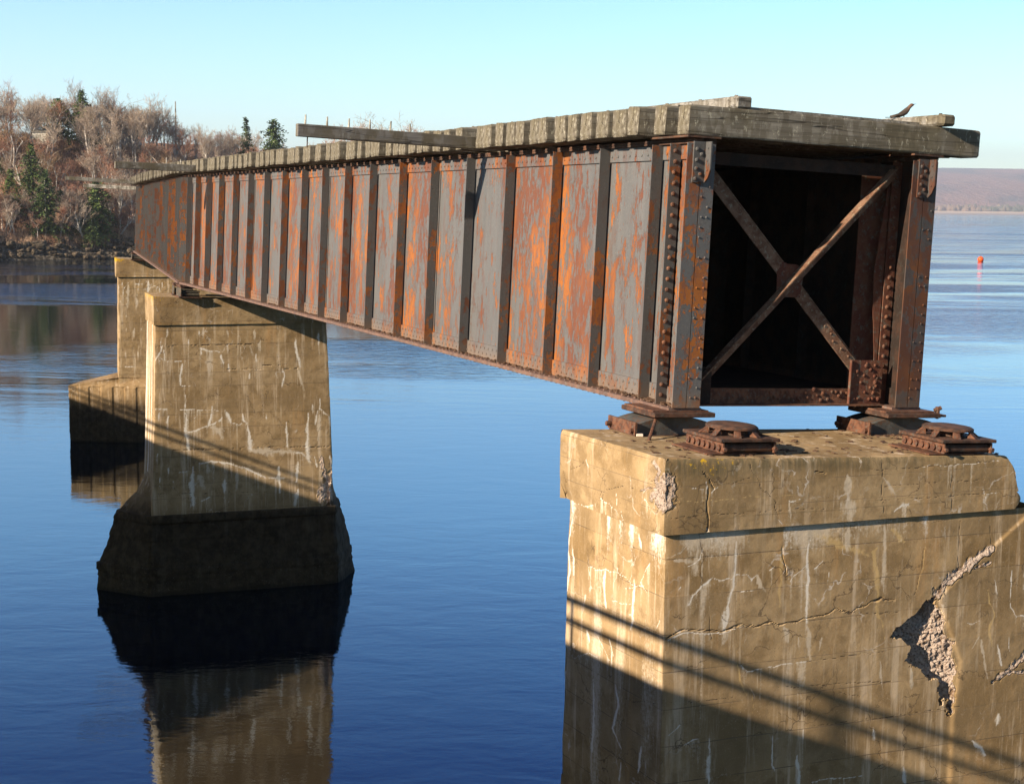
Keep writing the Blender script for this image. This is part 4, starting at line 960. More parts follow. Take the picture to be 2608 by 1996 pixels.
def rocker(R, O, x, y, z, label, rust_side=True, group='bearing shoes under the girders'):
    e = tag(empty('bridge_bearing', mat=mat4(R, O + R @ np.array([x, y, z]))), label, 'bearing', group)
    h = MB(); w_, n = .39, 16
    prof = [(-w_, .0)] + [(-w_ + 2 * w_ * i / n, .085 + .085 * math.sin(pi * (i + .0) / n) ** .7) for i in range(n + 1)] + [(w_, .0)]
    h.prism(prof, 1, -.20, .22)
    o = h.obj('rocker_casting', M['grey_cast'], e); orient(o)
    MB().box(-w_ - .01, w_ + .03, -.23, .25, -.004, .012).obj('base_plate', M['rust'], e)
    m = MB(); m.box(-w_ - .022, -w_ - .002, -.24, .26, .014, .125); m.cyl((-w_ - .07, .2, .06), (-w_ - .02, .2, .06), .022, n=8); m.cyl((-w_ - .05, -.2, .05), (-w_ - .02, -.2, .05), .022, n=8)
    m.obj('side_plate', M['rust_brown'] if rust_side else M['cast'], e)
    m = MB(); m.bbox(.02, -.02, .195, .30, .30, .020, .006); m.obj('sole_plate', M['rust'], e)
    m = MB(); m.box(-.27, .27, -.28, .24, .216, .232); m.obj('sole_plate', M['rust_brown'], e)
    return e


rocker(R1, O1, .09, .27, -.243, 'rocker bearing under the left girder end on the nearest pier, beside the leaning rod')
eR = rocker(R1, O1, 2.42, .16, -.243, 'rocker bearing under the right girder end on the nearest pier')
q = MB(); q.cyl((.33, -.25, .20), (.33, -.25, .27), .022, n=7); q.cyl((.33, -.25, .16), (.33, -.25, .2), .014, n=6); q.cyl((.30, -.24, .235), (.36, -.26, .262), .02, n=7); q.obj('anchor_bolt', M['rust'], eR)
q = MB(); q.box(.26, .40, -.29, -.16, .18, .2); q.obj('broken_lug', M['rust'], eR)
for lab, RR, OO, (x, y) in (('low bearing under the left girder on the middle pier', R1, O1, (.12, 20.95)), ('low bearing under the right girder on the middle pier', R1, O1, (2.46, 20.95)), ('low bearing under the left girder on the farthest pier', R2, O2, (.12, 20.9)), ('low bearing under the far span where it starts on the middle pier', R2, O2, (.12, .35))):
    e = tag(empty('bridge_bearing', mat=mat4(RR, OO + RR @ np.array([x, y, -.30]))), lab, 'bearing', 'bearing shoes under the girders')
    m = MB(); m.box(-.24, .24, -.25, .25, -.002, .03); m.box(-.2, .2, -.22, .22, .2, .235); m.obj('bearing_plates', M['rust'], e)
    m = MB()
    for i in range(5): m.cyl((-.19, -.18 + i * .09, .075), (.19, -.18 + i * .09, .075), .04, n=10)
    m.box(-.2, .2, -.22, .22, .12, .15); m.box(-.21, -.195, -.24, .24, .03, .2); m.obj('roller_nest', M['cast'], e)
    m = MB(); m.box(-.22, .24, -.24, .24, .236, .268); m.obj('sole_plate', M['rust'], e)


def roller_bearing(x, y, rz, label):
    e = tag(empty('roller_bearing', mat=mat4(R1 @ rZ(rz), O1 + R1 @ np.array([x, y, -.242]))), label, 'bearing', 'loose roller bearings left on the nearest pier')
    m = MB(); m.box(-.32, .26, -.22, .30, -.003, .012); m.box(-.36, .1, -.24, .32, .0125, .022); m.obj('bed_plate', M['rust_brown'], e)
    m = MB()
    for i in range(7): m.cyl((-.225, -.235 + i * .078, .065), (.225, -.235 + i * .078, .065), .036, n=12)
    m.obj('rollers', M['rust'], e)
    m = MB(); m.box(-.245, -.231, -.285, .285, .028, .112); m.box(.231, .245, -.285, .285, .028, .112)
    for i in range(7): m.cyl((-.262, -.235 + i * .078, .068), (-.24, -.235 + i * .078, .068), .026, .024, n=9)
    for sx in (-.235, .235): m.cyl((sx, -.31, .06), (sx, -.27, .06), .017, n=6)
    m.obj('roller_frame', M['rust_brown'], e)
    m = MB(); m.bbox(0, 0, .130, .275, .30, .0135, .004); m.obj('top_plate', M['rust'], e)
    # domed saucer held on sloping ribs
    m = MB(); n = 28; a_, b_ = .20, .235; V = []; F = []
    rings = [(1.0, .196), (1.0, .212), (.92, .222), (.6, .232), (.0, .238)]
    for (r, z) in rings[:-1]: V += [(a_ * r * cos(2 * pi * i / n), b_ * r * sin(2 * pi * i / n), z) for i in range(n)]
    V.append((0, 0, rings[-1][1])); V.append((0, 0, .19))
    for k in range(3): F += [(k * n + i, k * n + (i + 1) % n, (k + 1) * n + (i + 1) % n, (k + 1) * n + i) for i in range(n)]
    F += [(3 * n + i, 3 * n + (i + 1) % n, 4 * n) for i in range(n)] + [((i + 1) % n, i, 4 * n + 1) for i in range(n)]
    m.add(V, F); o = m.obj('saucer', M['rust'], e)
    m = MB()
    for i in range(8):
        t = 2 * pi * (i + .5) / 8; c, s = cos(t), sin(t)
        pin = np.array([a_ * .93 * c, b_ * .93 * s, .198]); pout = np.array([a_ * 1.28 * c, b_ * 1.22 * s, .146]); pmid = np.array([a_ * .9 * c, b_ * .9 * s, .146])
        w2 = np.array([-s, c, 0]) * .026
        V = [pin - w2, pin + w2, pout + w2, pout - w2, pmid - w2, pmid + w2]
        m.add(V, [(0, 1, 2, 3), (0, 3, 4), (1, 5, 2), (4, 3, 2, 5), (0, 4, 5, 1)])
    # inner dark drum
    m.cyl((0, 0, .146), (0, 0, .196), .13, .14, n=14)
    o = m.obj('rib', M['rust_brown'], e); orient(o)
    return e


roller_bearing(.115, -.78, 0.0, 'domed rusty roller bearing at the left front of the nearest pier beside the lichen')
roller_bearing(2.13, -.98, -.03, 'domed rusty roller bearing at the broken right end of the nearest pier')
m = MB(); m.cyl(W1(-.317, -.205, -.24), W1(-.075, .10, -.055), .015, .015, 8)
tag(m.obj('rusty_rod', M['rust_brown']), 'thin rusty rod leaning from the pier top against the left bearing', 'rod')
# flakes and grit on the nearest pier's top
m = MB()
for i in range(420):
    if i < 150: x, y = random.gauss(2.2, .28), random.gauss(-1.0, .22)
    elif i < 260: x, y = random.gauss(.1, .3), random.gauss(-.7, .22)
    elif i < 330: x, y = random.gauss(2.2, .25), random.gauss(-.05, .15)
    else: x, y = random.uniform(-.5, 2.4), random.uniform(-1.05, .45)
    s = random.uniform(.006, .022)
    if y < -1.18 or x > 2.55: continue
    p = W1(x, y, -.236 + s * .2); R = R1 @ rZ(random.uniform(0, 3)) @ rX(random.uniform(-.4, .4))
    m.bbox(*p, s * 1.4, s, s * .22, s * .08, R)
tag(m.obj('rust_flakes', M['debris']), 'scattered rust flakes and grit on the top of the nearest pier', 'rust flakes', kind='stuff')
m = MB()
for i in range(9):
    s = .03; p = W1(-.27 + i * .012, .10 + .05 * i - .05, -.225); m.bbox(*p, random.uniform(.02, .05), .03, .012, .004, R1 @ rZ(random.uniform(0, 3)))
tag(m.obj('mortar_scraps', mat_simple('pale_mortar', (.62, .54, .46))), 'pale crumbled mortar along the foot of the left rocker bearing', 'mortar', kind='stuff')

# ------------------------------------------------------------------ bird on the guard timber
def bird():
    base = W1(2.63, .59, 2.663)
    e = tag(empty('bird', tuple(base), 0), 'small dark slender bird perched on the right guard timber, facing right with beak raised', 'bird')
    # body as rings along a curved axis (x to the right, z up)
    ax = [(-.115, .012, .006, .012), (-.06, .022, .009, .016), (-.03, .030, .018, .018), (0, .045, .025, .024), (.03, .066, .028, .027), (.052, .088, .022, .022), (.064, .108, .017, .017), (.078, .122, .0165, .016), (.092, .128, .012, .012), (.102, .130, .005, .005)]
    V = []; F = []; n = 12
    for k, (x, z, ry, rz_) in enumerate(ax):
        for i in range(n):
            t = 2 * pi * i / n; V.append((x - sin(t) * rz_ * .45, cos(t) * ry, z + sin(t) * rz_))
    for k in range(len(ax) - 1):
        for i in range(n): F.append((k * n + i, k * n + (i + 1) % n, (k + 1) * n + (i + 1) % n, (k + 1) * n + i))
    F += [tuple(range(n)), tuple((len(ax) - 1) * n + i for i in range(n))]
    nb = NT('bird_plumage'); z = nb.sep()[2]; x = nb.sep()[0]
    c = nb.mix(nb.noise(60, 4), (.035, .028, .024), (.09, .07, .055)); c = nb.mix(nb.ramp(nb.math('SUBTRACT', x, nb.math('MULTIPLY', z, .2)), .015, .035), c, (.16, .09, .06))
    bm_ = nb.fin(c, .7)
    o = mk('body', V, F, bm_, e, smooth=True); orient(o)
    m = MB(); m.cyl((.098, 0, .130), (.128, 0, .137), .0045, .001, 6); m.obj('beak', mat_simple('bird_beak', (.06, .05, .04)), e)
    for s in (-1, 1):
        m = MB(); m.prism([(-.10, .022), (-.02, .030), (.03, .052), (.034, .074), (.0, .066), (-.06, .036)], 1, s * .024 - .003, s * .024 + .003); w_ = m.obj('wing', bm_, e); orient(w_)
        m = MB(); m.cyl((.012, s * .010, .03), (.018, s * .012, .0), .0022, n=5)
        for a in (-.6, 0, .6): m.cyl((.018, s * .012, .002), (.018 + .016 * cos(a), s * .012 + .016 * sin(a), .001), .0016, n=4)
        m.obj('leg', bm_, e)
        m = MB(); m.rivet((.088, s * .0135, .131), (0, s, 0), .003, 6); m.obj('eye', mat_simple('bird_eye', (.01, .01, .01), .2), e)
    m = MB(); m.prism([(-.16, -.010), (-.10, -.012), (-.10, .012), (-.16, .010)], 2, .006, .011); m.obj('tail', bm_, e)


bird()

# ------------------------------------------------------------------ buoy
e = tag(empty('buoy', (79.7, 255.8, 0)), 'small round bright orange buoy floating on the open water at the right', 'buoy')
V = []; F = []; n = 20; rr = .52
for j in range(1, 12):
    t = pi * j / 12
    for i in range(n): V.append((rr * sin(t) * cos(2 * pi * i / n), rr * sin(t) * sin(2 * pi * i / n), .36 + rr * cos(t)))
for j in range(10):
    for i in range(n): F.append((j * n + i, j * n + (i + 1) % n, (j + 1) * n + (i + 1) % n, (j + 1) * n + i)[::-1])
V += [(0, 0, .36 + rr), (0, 0, .36 - rr)]
F += [(i, (i + 1) % n, 11 * n) for i in range(n)] + [(10 * n + (i + 1) % n, 10 * n + i, 11 * n + 1) for i in range(n)]
o = mk('float', V, F, mat_simple('buoy_orange', (.85, .11, .02), .35, .1), e, smooth=True); orient(o)
m = MB(); m.cyl((0, 0, .84), (0, 0, .94), .05, n=8); m.cyl((-.0, -.05, .93), (0, .05, .93), .05, n=10); m.obj('mooring_eye', M['rust'], e)

# ------------------------------------------------------------------ water
nw = NT('river_water')
v = nw.O
d1 = nw.noise(1.0, 3, .55, nw.map((.55, 1.1, 1)), .4); d2 = nw.noise(1.0, 3, .6, nw.map((3.2, 5.5, 1), (3, 3, 3)), .3); d3 = nw.noise(1.0, 2, .5, nw.map((14, 20, 1), (7, 1, 3)))
yy = nw.sep()[1]
far = nw.ramp(yy, 45, 160)
patch = nw.ramp(nw.noise(1.0, 4, .6, nw.map((.012, .045, 1), (.3, .8, 0)), 1.2), .42, .60)
lanes = nw.math('MULTIPLY', patch, far)
h = nw.math('ADD', nw.math('MULTIPLY', d1, .008), nw.math('MULTIPLY', d2, .0015))
h = nw.math('ADD', h, nw.math('MULTIPLY', d3, .0005))
h2 = nw.math('MULTIPLY', nw.noise(1.0, 4, .6, nw.map((.8, 1.6, 1), (2, 9, 4)), .5), nw.math('MULTIPLY', lanes, .22))
h = nw.math('ADD', h, h2)
nn = nw.t.nodes.new('ShaderNodeBump'); nn.inputs['Strength'].default_value = 1; nn.inputs['Distance'].default_value = 1.0; nw.L(h, nn.inputs['Height'])
weed = nw.ramp(nw.vor(3.1, nw.map((.8, 2.2, 1))), .08, .05)
area = nw.ramp(nw.noise(1.0, 3, .5, nw.map((.22, .35, 1), (4.2, 1.7, 0))), .64, .70)
wc = nw.mix(nw.math('MULTIPLY', nw.math('MULTIPLY', weed, area), 1.0), (.0015, .004, .010), (.012, .016, .014))
nw.t.nodes.remove(nw.p)
df = nw.t.nodes.new('ShaderNodeBsdfDiffuse'); gl = nw.t.nodes.new('ShaderNodeBsdfGlossy'); fr = nw.t.nodes.new('ShaderNodeFresnel'); mx = nw.t.nodes.new('ShaderNodeMixShader')
nw.L(wc, df.inputs[0]); gl.inputs['Color'].default_value = (.84, .93, 1.0, 1); gl.inputs['Roughness'].default_value = .035; fr.inputs[0].default_value = 1.45
nw.L(nn.outputs[0], gl.inputs['Normal']); nw.L(nn.outputs[0], fr.inputs['Normal'])
nw.L(nw.math('POWER', fr.outputs[0], .8), mx.inputs[0]); nw.L(df.outputs[0], mx.inputs[1]); nw.L(gl.outputs[0], mx.inputs[2]); nw.L(mx.outputs[0], nw.out.inputs[0])
tag(mk('water', [(-9000, -3000, 0), (9000, -3000, 0), (9000, 4600, 0), (-9000, 4600, 0)], [(0, 1, 2, 3)], nw.m), kind='structure')

# ------------------------------------------------------------------ far bank on the left
SX = [-320, -150, -110, -95, -80, -73, -60, -45, -30, -10, 10, 40, 80]
SY = [150, 185, 200, 205, 212, 215, 224, 236, 256, 292, 335, 420, 560]
TX = [-320, -110, -80, -66, -55, -45, -30, -12, 8, 40, 80]
TZ = [16, 17.5, 18.5, 17.0, 14.5, 14.0, 13.0, 14.5, 12.0, 4.0, 1.0]
def shore(x): return np.interp(x, SX, SY)
def ground(x, y):
    x = np.asarray(x, float); y = np.asarray(y, float)
    P = np.c_[x.ravel(), y.ravel(), np.zeros(x.size)]
    wob = (fbm(P, .06, 3, 3) * 5).reshape(x.shape)
    d = (y - shore(x)) * .9 + wob * .35
    T = np.interp(x, TX, TZ)
    h = np.where(d < 3.5, d * .62 - .2, np.where(d < 8, 1.97 + (d - 3.5) * .34, 3.5 + (T - 3.5) * np.clip((d - 8) / 26, 0, 1) ** .85))
    h = np.where(d > 34, T + (d - 34) * .035, h)
    h = np.maximum(h, -3) + (fbm(P, .25, 4, 5).reshape(x.shape)) * np.clip(d / 3, 0, 1) * 1.1
    h = h + 12 * np.exp(-((x + 91) / 10) ** 2 - ((y - 206) / 9) ** 2)  # unseen mound added left of the view to cast shadow on the shore
    return h


nx, ny = 260, 90
gx = np.linspace(-230, 90, nx); gd = np.concatenate([np.linspace(-4, 40, 64), np.linspace(43, 200, 26)])
X, Dm = np.meshgrid(gx, gd); Y = shore(X) + Dm; Zg = ground(X, Y)
V = np.c_[X.ravel(), Y.ravel(), Zg.ravel()]; idx = np.arange(nx * ny).reshape(ny, nx)
F = np.stack([idx[:-1, :-1], idx[:-1, 1:], idx[1:, 1:], idx[1:, :-1]], -1).reshape(-1, 4)
nb = NT('leaf_litter_slope'); z = nb.sep()[2]
a = nb.noise(.35, 6, .65); b = nb.noise(1.4, 6, .7, nb.map(loc=(3, 3, 3)))
c = nb.mix(nb.ramp(a, .4, .62), (.17, .095, .06), (.33, .19, .125)); c = nb.mix(nb.ramp(b, .5, .68), c, (.13, .095, .045)); c = nb.mix(nb.ramp(b, .42, .3), c, (.045, .03, .02))
rk = nb.ramp(nb.math('ADD', z, nb.math('MULTIPLY', b, 1.6)), 3.4, 2.2); c = nb.mix(rk, c, nb.mix(nb.ramp(nb.noise(2.2, 6, .7), .45, .62), (.035, .03, .022), (.20, .17, .13)))
hill = mk('hillside', V, F, nb.fin(c, .95, nb.bump(b, 1.0, .4), .1)); tag(hill, kind='structure')


KIND = ['grey brown single stemmed', 'pale twin stemmed', 'reddish three stemmed', 'spreading reddish single stemmed', 'slender pale twin stemmed', 'tan bushy many stemmed', 'brown three stemmed', 'dense pale crowned upright', 'wide crowned brown twin stemmed']
MARKS = [('the biggest shoreline spruce', 108, 224), ('the layered pine', 215, 228), ('the left edge conifer', 36, 226), ('the tiny pale hut', 105, 246), ('the dark round skyline evergreen', 140, 258), ('the ridge spruce', 190, 256),
         ('the tall utility pole', 386, 268), ('the shorter utility pole', 361, 272), ('the small white building', 285, 268), ('the thin spiky spruce', 533, 270), ('the lone rounded evergreen', 592, 276), ('the low fir', 205, 225), ('the farthest pier', 270, 235)]
USED = {}


def where(x, y):
    px = 1097.5 + 3202 * x / y / 1.008
    c = sorted(MARKS, key=lambda m_: abs(m_[1] - px) / 12 + abs(m_[2] - y) / 6)[:7]; out = []
    for nm, mx_, my in c:
        dx, dy = px - mx_, y - my
        side = 'right of' if dx > 5 else 'left of' if dx < -5 else ''
        far = 'just ' if abs(dx) < 22 else 'well ' if abs(dx) > 55 else ''
        dep = 'behind' if dy > 4 else 'in front of' if dy < -4 else 'beside'
        if side: out.append(f'{far}{side} and {dep} {nm}' if dep != 'beside' else f'{far}{side} {nm}')
        else: out.append(f'directly {dep} {nm}')
    return out


def unique(head, x, y):
    for wv_ in where(x, y):
        for h in head:
            s = ' '.join(f'{h} {wv_}'.split()[:16])
            if s not in USED: USED[s] = 1; return s
    return s


def rock_mesh(seed, mat):
    import bmesh
    bm = bmesh.new(); bmesh.ops.create_icosphere(bm, subdivisions=3, radius=1)
    P = np.array([v.co[:] for v in bm.verts]); q = np.sign(P) * np.abs(P) ** .75
    d = 1 + .35 * fbm(P, 1.3, 3, seed) + .12 * fbm(P, 4, 3, seed + 5); q = q * d[:, None] * np.array([1, .8, .6])
    for v, c_ in zip(bm.verts, q): v.co = c_
    me = bpy.data.meshes.new('boulder'); bm.to_mesh(me); bm.free(); me.materials.append(mat); return me


mr = NT('shore_rock'); a = mr.noise(2.0, 7, .7)
M['rock'] = mr.fin(mr.mix(mr.ramp(a, .42, .6), mr.mix(mr.rnd(), (.025, .02, .014), (.07, .055, .035)), mr.mix(mr.rnd(), (.10, .08, .055), (.21, .165, .12))), .9, mr.bump(mr.noise(5, 6, .7), .9, .12), .2)
RM = [rock_mesh(i * 7 + 1, M['rock']) for i in range(6)]
for i in range(230):
    x = random.uniform(-84, -40) if i < 210 else random.uniform(-40, -15); d = abs(random.gauss(0, 1)) * 3.0 - .2; y = float(shore(x)) + d
    s = random.uniform(.22, .75) * (1.35 if random.random() < .2 else 1)
    o = bpy.data.objects.new('boulder', RM[i % 6]); col.objects.link(o)
    sc_ = (s * random.uniform(.8, 1.5), s, s * random.uniform(.7, 1.1)); form = 'long' if sc_[0] > s * 1.28 else 'flat' if sc_[2] < s * .8 else 'upright' if sc_[2] > s else 'blocky'
    o.location = (x, y, float(ground(np.array([x]), np.array([y]))[0]) + .1 * s); o.scale = sc_; o.rotation_euler = (random.uniform(-.3, .3), random.uniform(-.3, .3), random.uniform(0, 6.3))
    sz_ = 'large' if s > .8 else 'small' if s < .4 else 'middling'; h_ = 'at the waterline' if d < 1.5 else 'up the bank' if d > 4.5 else 'on the shore'
    tag(o, unique([f'{sz_} {form} boulder {h_}', f'{form} brown boulder', f'{sz_} {form} rock'], x, y), 'boulder', 'boulders along the far shore')

# --- trees
def bark(name, a, b, sc=3):
    n = NT(name); x = n.noise(sc, 5, .6); r = n.rnd()
    c = n.mix(n.ramp(x, .35, .65), a, b); return n.fin(c, .9, None, .1)


def twigs_mat():
    n = NT('bare_twigs'); r = n.rnd(); x = n.noise(.5, 3, .6)
    c = n.mix(r, (.32, .175, .12), (.43, .30, .215)); c = n.mix(n.ramp(x, .4, .65), c, (.38, .185, .12)); return n.fin(c, .9, None, .1)


M['bark'] = bark('pale_birch_bark', (.30, .265, .225), (.72, .68, .61)); M['twig'] = twigs_mat()
M['twig_pale'] = bark('pale_bare_twigs', (.33, .255, .20), (.47, .39, .31), .6); M['twig_tan'] = bark('tan_twigs', (.24, .155, .08), (.33, .23, .13), .6)


def tree_geo(seed, H=9.0, stems=1, spread=.5, twig=.016, dens=1.0, bushy=False):
    r = np.random.default_rng(seed); segs = []
    def grow(p, d, L, rad, lev):
        n = 3 if lev < 2 else 2; q = p.copy(); dd = d.copy(); rr = rad
        pts = [(q.copy(), rr)]
        for k in range(n):
            dd = dd + r.normal(0, .13 + .05 * lev, 3) + np.array([0, 0, .05 if lev else .02]); dd /= np.linalg.norm(dd)
            q2 = q + dd * L / n; r2 = rr * (.80 if lev else .86); segs.append((q, q2, rr, r2, lev)); q = q2; rr = r2; pts.append((q.copy(), rr))
        if lev >= 4: return
        nch = (7 if lev == 0 else 6 if lev == 1 else 5 if lev == 2 else 5)
        nch = max(2, int(nch * dens + r.uniform(-.6, .6)))
        for c in range(nch):
            t = r.uniform(.30 if lev == 0 else .25, 1.0); k = min(int(t * n), n - 1); f = t * n - k
            base = pts[k][0] * (1 - f) + pts[k + 1][0] * f; br = pts[k][1] * .62
            a = r.uniform(0, 2 * pi); perp = np.array([cos(a), sin(a), 0]); nd = dd * r.uniform(.45, .9) + perp * spread * r.uniform(.7, 1.5) + np.array([0, 0, .25]); nd /= np.linalg.norm(nd)
            grow(base, nd, L * r.uniform(.42, .68) * (1.05 - .25 * t if lev == 0 else 1), max(br * .75, twig * .6), lev + 1)
    for s in range(stems):
        a = r.uniform(0, 2 * pi); lean = .12 + .22 * (stems > 1)
        grow(np.array([.25 * s * cos(a), .25 * s * sin(a), -.3]), np.array([lean * cos(a), lean * sin(a), 1.0]), H * r.uniform(.50, .68), H * .013 + .03, 0)
    return segs


def segs_mesh(name, segs, mat, mn=0.012):
    V = []; F = []
    for (p, q, r0, r1, lev) in segs:
        n = 5 if lev == 0 else 3; d = q - p; d = d / (np.linalg.norm(d) + 1e-9)
        a = np.cross(d, [0.3, .2, 1] if abs(d[2]) < .95 else [1, 0, 0]); a /= np.linalg.norm(a); b = np.cross(d, a); k = len(V)
        r0 = max(r0, mn); r1 = max(r1, mn * .7)
        for P, rr in ((p, r0), (q, r1)):
            for i in range(n): t = 2 * pi * i / n; V.append(P + rr * (cos(t) * a + sin(t) * b))
        F += [(k + i, k + (i + 1) % n, k + n + (i + 1) % n, k + n + i) for i in range(n)]
    me = bpy.data.meshes.new(name); me.from_pydata([tuple(v) for v in V], [], F); me.materials.append(mat); me.update(); return me


TREES = []
for i in range(9):
    st = [1, 2, 3, 1, 2, 4, 3, 1, 2][i]
    sg = tree_geo(100 + i, 9.0, st, [.5, .45, .6, .7, .4, .75, .5, .6, .8][i], dens=[1.1, .9, .8, 1.1, .9, .72, .8, 1.2, .95][i])
    tm = [M['twig'], M['twig_pale'], M['twig'], M['twig'], M['twig_pale'], M['twig_tan'], M['twig'], M['twig_pale'], M['twig']][i]
    TREES.append((segs_mesh('trunk', [s for s in sg if s[4] <= 1], M['bark'], .03), segs_mesh('crown', [s for s in sg if s[4] >= 2], tm, .013)))


def put_tree(k, x, y, s, label, group, name='bare_tree', lean=0.0, sz=None, z=None):
    zz = float(ground(np.array([x]), np.array([y]))[0]) if z is None else z
    e = tag(empty(name, (x, y, zz), random.uniform(0, 6.3)), label, 'tree', group)
    e.rotation_euler[0] = lean; e.scale = (s, s, sz or s)
    for me, nm in zip(TREES[k], ('trunk', 'crown')):
        o = bpy.data.objects.new(nm, me); col.objects.link(o); o.parent = e
    return e


def conifer(seed, H, W_, nw=18, shape=1.0, gap=.35):
    r = np.random.default_rng(seed); V = []; F = []
    z = H * .1
    while z < H * .985:
        t = z / H; rad = W_ * (1 - t) ** shape * r.uniform(.75, 1.12) + .08
        nb_ = int(5 + 7 * (1 - t))
        for i in range(nb_):
            a = r.uniform(0, 2 * pi); L_ = rad * r.uniform(.6, 1.1); m = max(3, int(L_ / .16))
            for j in range(m):
                f = (j + .6) / m; c = np.array([cos(a) * L_ * f, sin(a) * L_ * f, z - .28 * L_ * f ** 1.5 + .05 * r.normal()])
                for q in range(3):
                    d = r.normal(0, 1, 3); d[2] *= .35; d += np.array([cos(a), sin(a), 0]) * .6; d /= np.linalg.norm(d); w_ = np.cross(d, r.normal(0, 1, 3)); w_ /= np.linalg.norm(w_) + 1e-9
                    s = r.uniform(.12, .26) * (1 if H < 8 else 1.15); k = len(V)
                    c2 = c + r.normal(0, .06, 3)
                    V += [c2 - w_ * s * .35, c2 + d * s * 1.3, c2 + w_ * s * .35]; F.append((k, k + 1, k + 2))
        z += gap * r.uniform(.7, 1.2) * (.5 + .5 * (1 - t))
    fm = bpy.data.meshes.new('crown'); fm.from_pydata([tuple(v) for v in V], [], F)
    t_ = MB().cyl((0, 0, -.3), (0, 0, H * .97), H * .016 + .03, .02, 7)
    tm = bpy.data.meshes.new('trunk'); tm.from_pydata(t_.v, [], t_.f); tm.update(); return tm, fm


nf = NT('spruce_needles'); r_ = nf.rnd(); a = nf.noise(1.2, 4, .6)
M['needle'] = nf.fin(nf.mix(nf.ramp(a, .4, .62), nf.mix(r_, (.025, .045, .02), (.04, .065, .02)), nf.mix(r_, (.11, .165, .05), (.17, .235, .06))), .8, None, .2)
M['needle'].node_tree.nodes['Principled BSDF'].inputs['Subsurface Weight'].default_value = 0
CON = [conifer(5, 6.0, 2.5, shape=.7, gap=.3), conifer(6, 8.0, 3.4, shape=.75, gap=.38), conifer(7, 5.0, 2.6, shape=.4, gap=.3), conifer(8, 6.5, 1.7, shape=.95, gap=.4)]
for t_, f_ in CON: t_.materials.append(M['bark']); f_.materials.append(M['needle'])


def put_con(k, x, y, s, label, group=None, sx=1.0, name='conifer'):
    e = tag(empty(name, (x, y, float(ground(np.array([x]), np.array([y]))[0])), random.uniform(0, 6.3)), label, 'tree', group); e.scale = (s * sx, s * sx, s)
    for me, nm in zip(CON[k], ('trunk', 'crown')):
        o = bpy.data.objects.new(nm, me); col.objects.link(o); o.parent = e
    return e


def at(px, y):
    """world x for a distance y behind a column of the photograph (2195 px wide)"""
    return (px - 1097.5) / 3202.0 * y * 1.0


FX = lambda px, y: at(px, y) * 1.008
put_con(0, FX(36, 226), 226, 1.2, 'small green conifer low on the slope at the far left edge')
put_con(1, FX(108, 224), 224, 1.3, 'biggest green spruce standing just above the rocky shore, left of the brackets')
put_con(1, FX(80, 231), 231, 1.1, 'green spruce leaning behind the biggest shoreline spruce')
put_con(0, FX(138, 226), 226, 1.15, 'short green spruce at the right foot of the biggest shoreline spruce')
put_con(2, FX(215, 228), 228, 1.75, 'green pine with flat layered boughs near the shore, left of the farthest pier', sx=.9)
put_con(0, FX(205, 225), 225, .85, 'low green fir below the layered pine by the rocks')
put_con(2, FX(140, 258), 258, 1.5, 'dark round evergreen on the skyline, left one of the ridge pair')
put_con(1, FX(190, 256), 256, 1.2, 'dark green spruce on the ridge behind a pale bare trunk', sx=1.1)
put_con(2, FX(212, 254), 254, 1.0, 'dense bright green bush like evergreen at the ridge spruce foot')
put_con(3, FX(533, 270), 270, 1.5, 'thin spiky spruce on the skyline above the bridge deck')
put_con(2, FX(592, 276), 276, 1.9, 'dark dense rounded evergreen alone against the sky beyond the bridge deck', sx=.85)
put_con(0, FX(12, 236), 236, .6, 'small dark fir half hidden in bare brush at the left edge')

lab = {0: ('bare grey brown tree among the leafless wood on the left bank slope', 'bare trees on the left bank slope'),
       1: ('bare leafless tree on the ridge of the left bank against the sky', 'bare trees along the left bank ridge'),
       2: ('pale barked leafless tree near the rocky shore of the left bank', 'pale bare trees above the rocky shore')}
cnt = 0
for i in range(1000):
    if cnt >= 299: break
    zone = random.choices((0, 1, 2), (.42, .38, .20))[0]
    x = random.uniform(-92, 6) if zone != 2 else random.uniform(-84, -30)
    d = {0: random.uniform(9, 30), 1: random.uniform(27, 52), 2: random.uniform(4, 12)}[zone]
    y = float(shore(x)) + d
    az_ = math.degrees(atan2(x, y))
    if az_ > -.8 or az_ < -20: continue
    s = {0: random.uniform(.55, .95), 1: random.uniform(.8, 1.2), 2: random.uniform(.5, .95)}[zone]
    if zone == 1 and x > -62: s *= .86
    px = 1097 + 3202 * x / y
    if zone == 1 and (505 < px < 650) and random.random() < .8: continue
    if zone == 1 and (640 < px < 740): continue
    k = random.choice((0, 1, 3, 4, 7, 8)) if zone != 0 else random.randrange(9)
    if zone == 1 and random.random() < .5: k = random.choice((1, 4, 7))
    size_ = 'tall' if s > 1.0 else 'short' if s < .68 else ''
    lb_ = None; ln_ = random.uniform(-.12, .12) * (2 if zone == 2 else 1); lw = 'leaning' if abs(ln_) > .11 else 'straight'
    lb_ = unique([f'{size_} {KIND[k]} bare tree', f'{lw} {KIND[k]} leafless tree', f'{lw} {size_} {KIND[k]} tree'], x, y)
    put_tree(k, x, y, s, lb_, lab[zone][1], lean=ln_); cnt += 1
put_tree(5, FX(262, 262), 262, 1.0, 'broad rounded bare shrub tree on the skyline right of the evergreen pair', None)
put_tree(5, FX(830, 300), 300, 1.55, 'bare bush topped tree showing above the deck behind the long walkway beam', None)
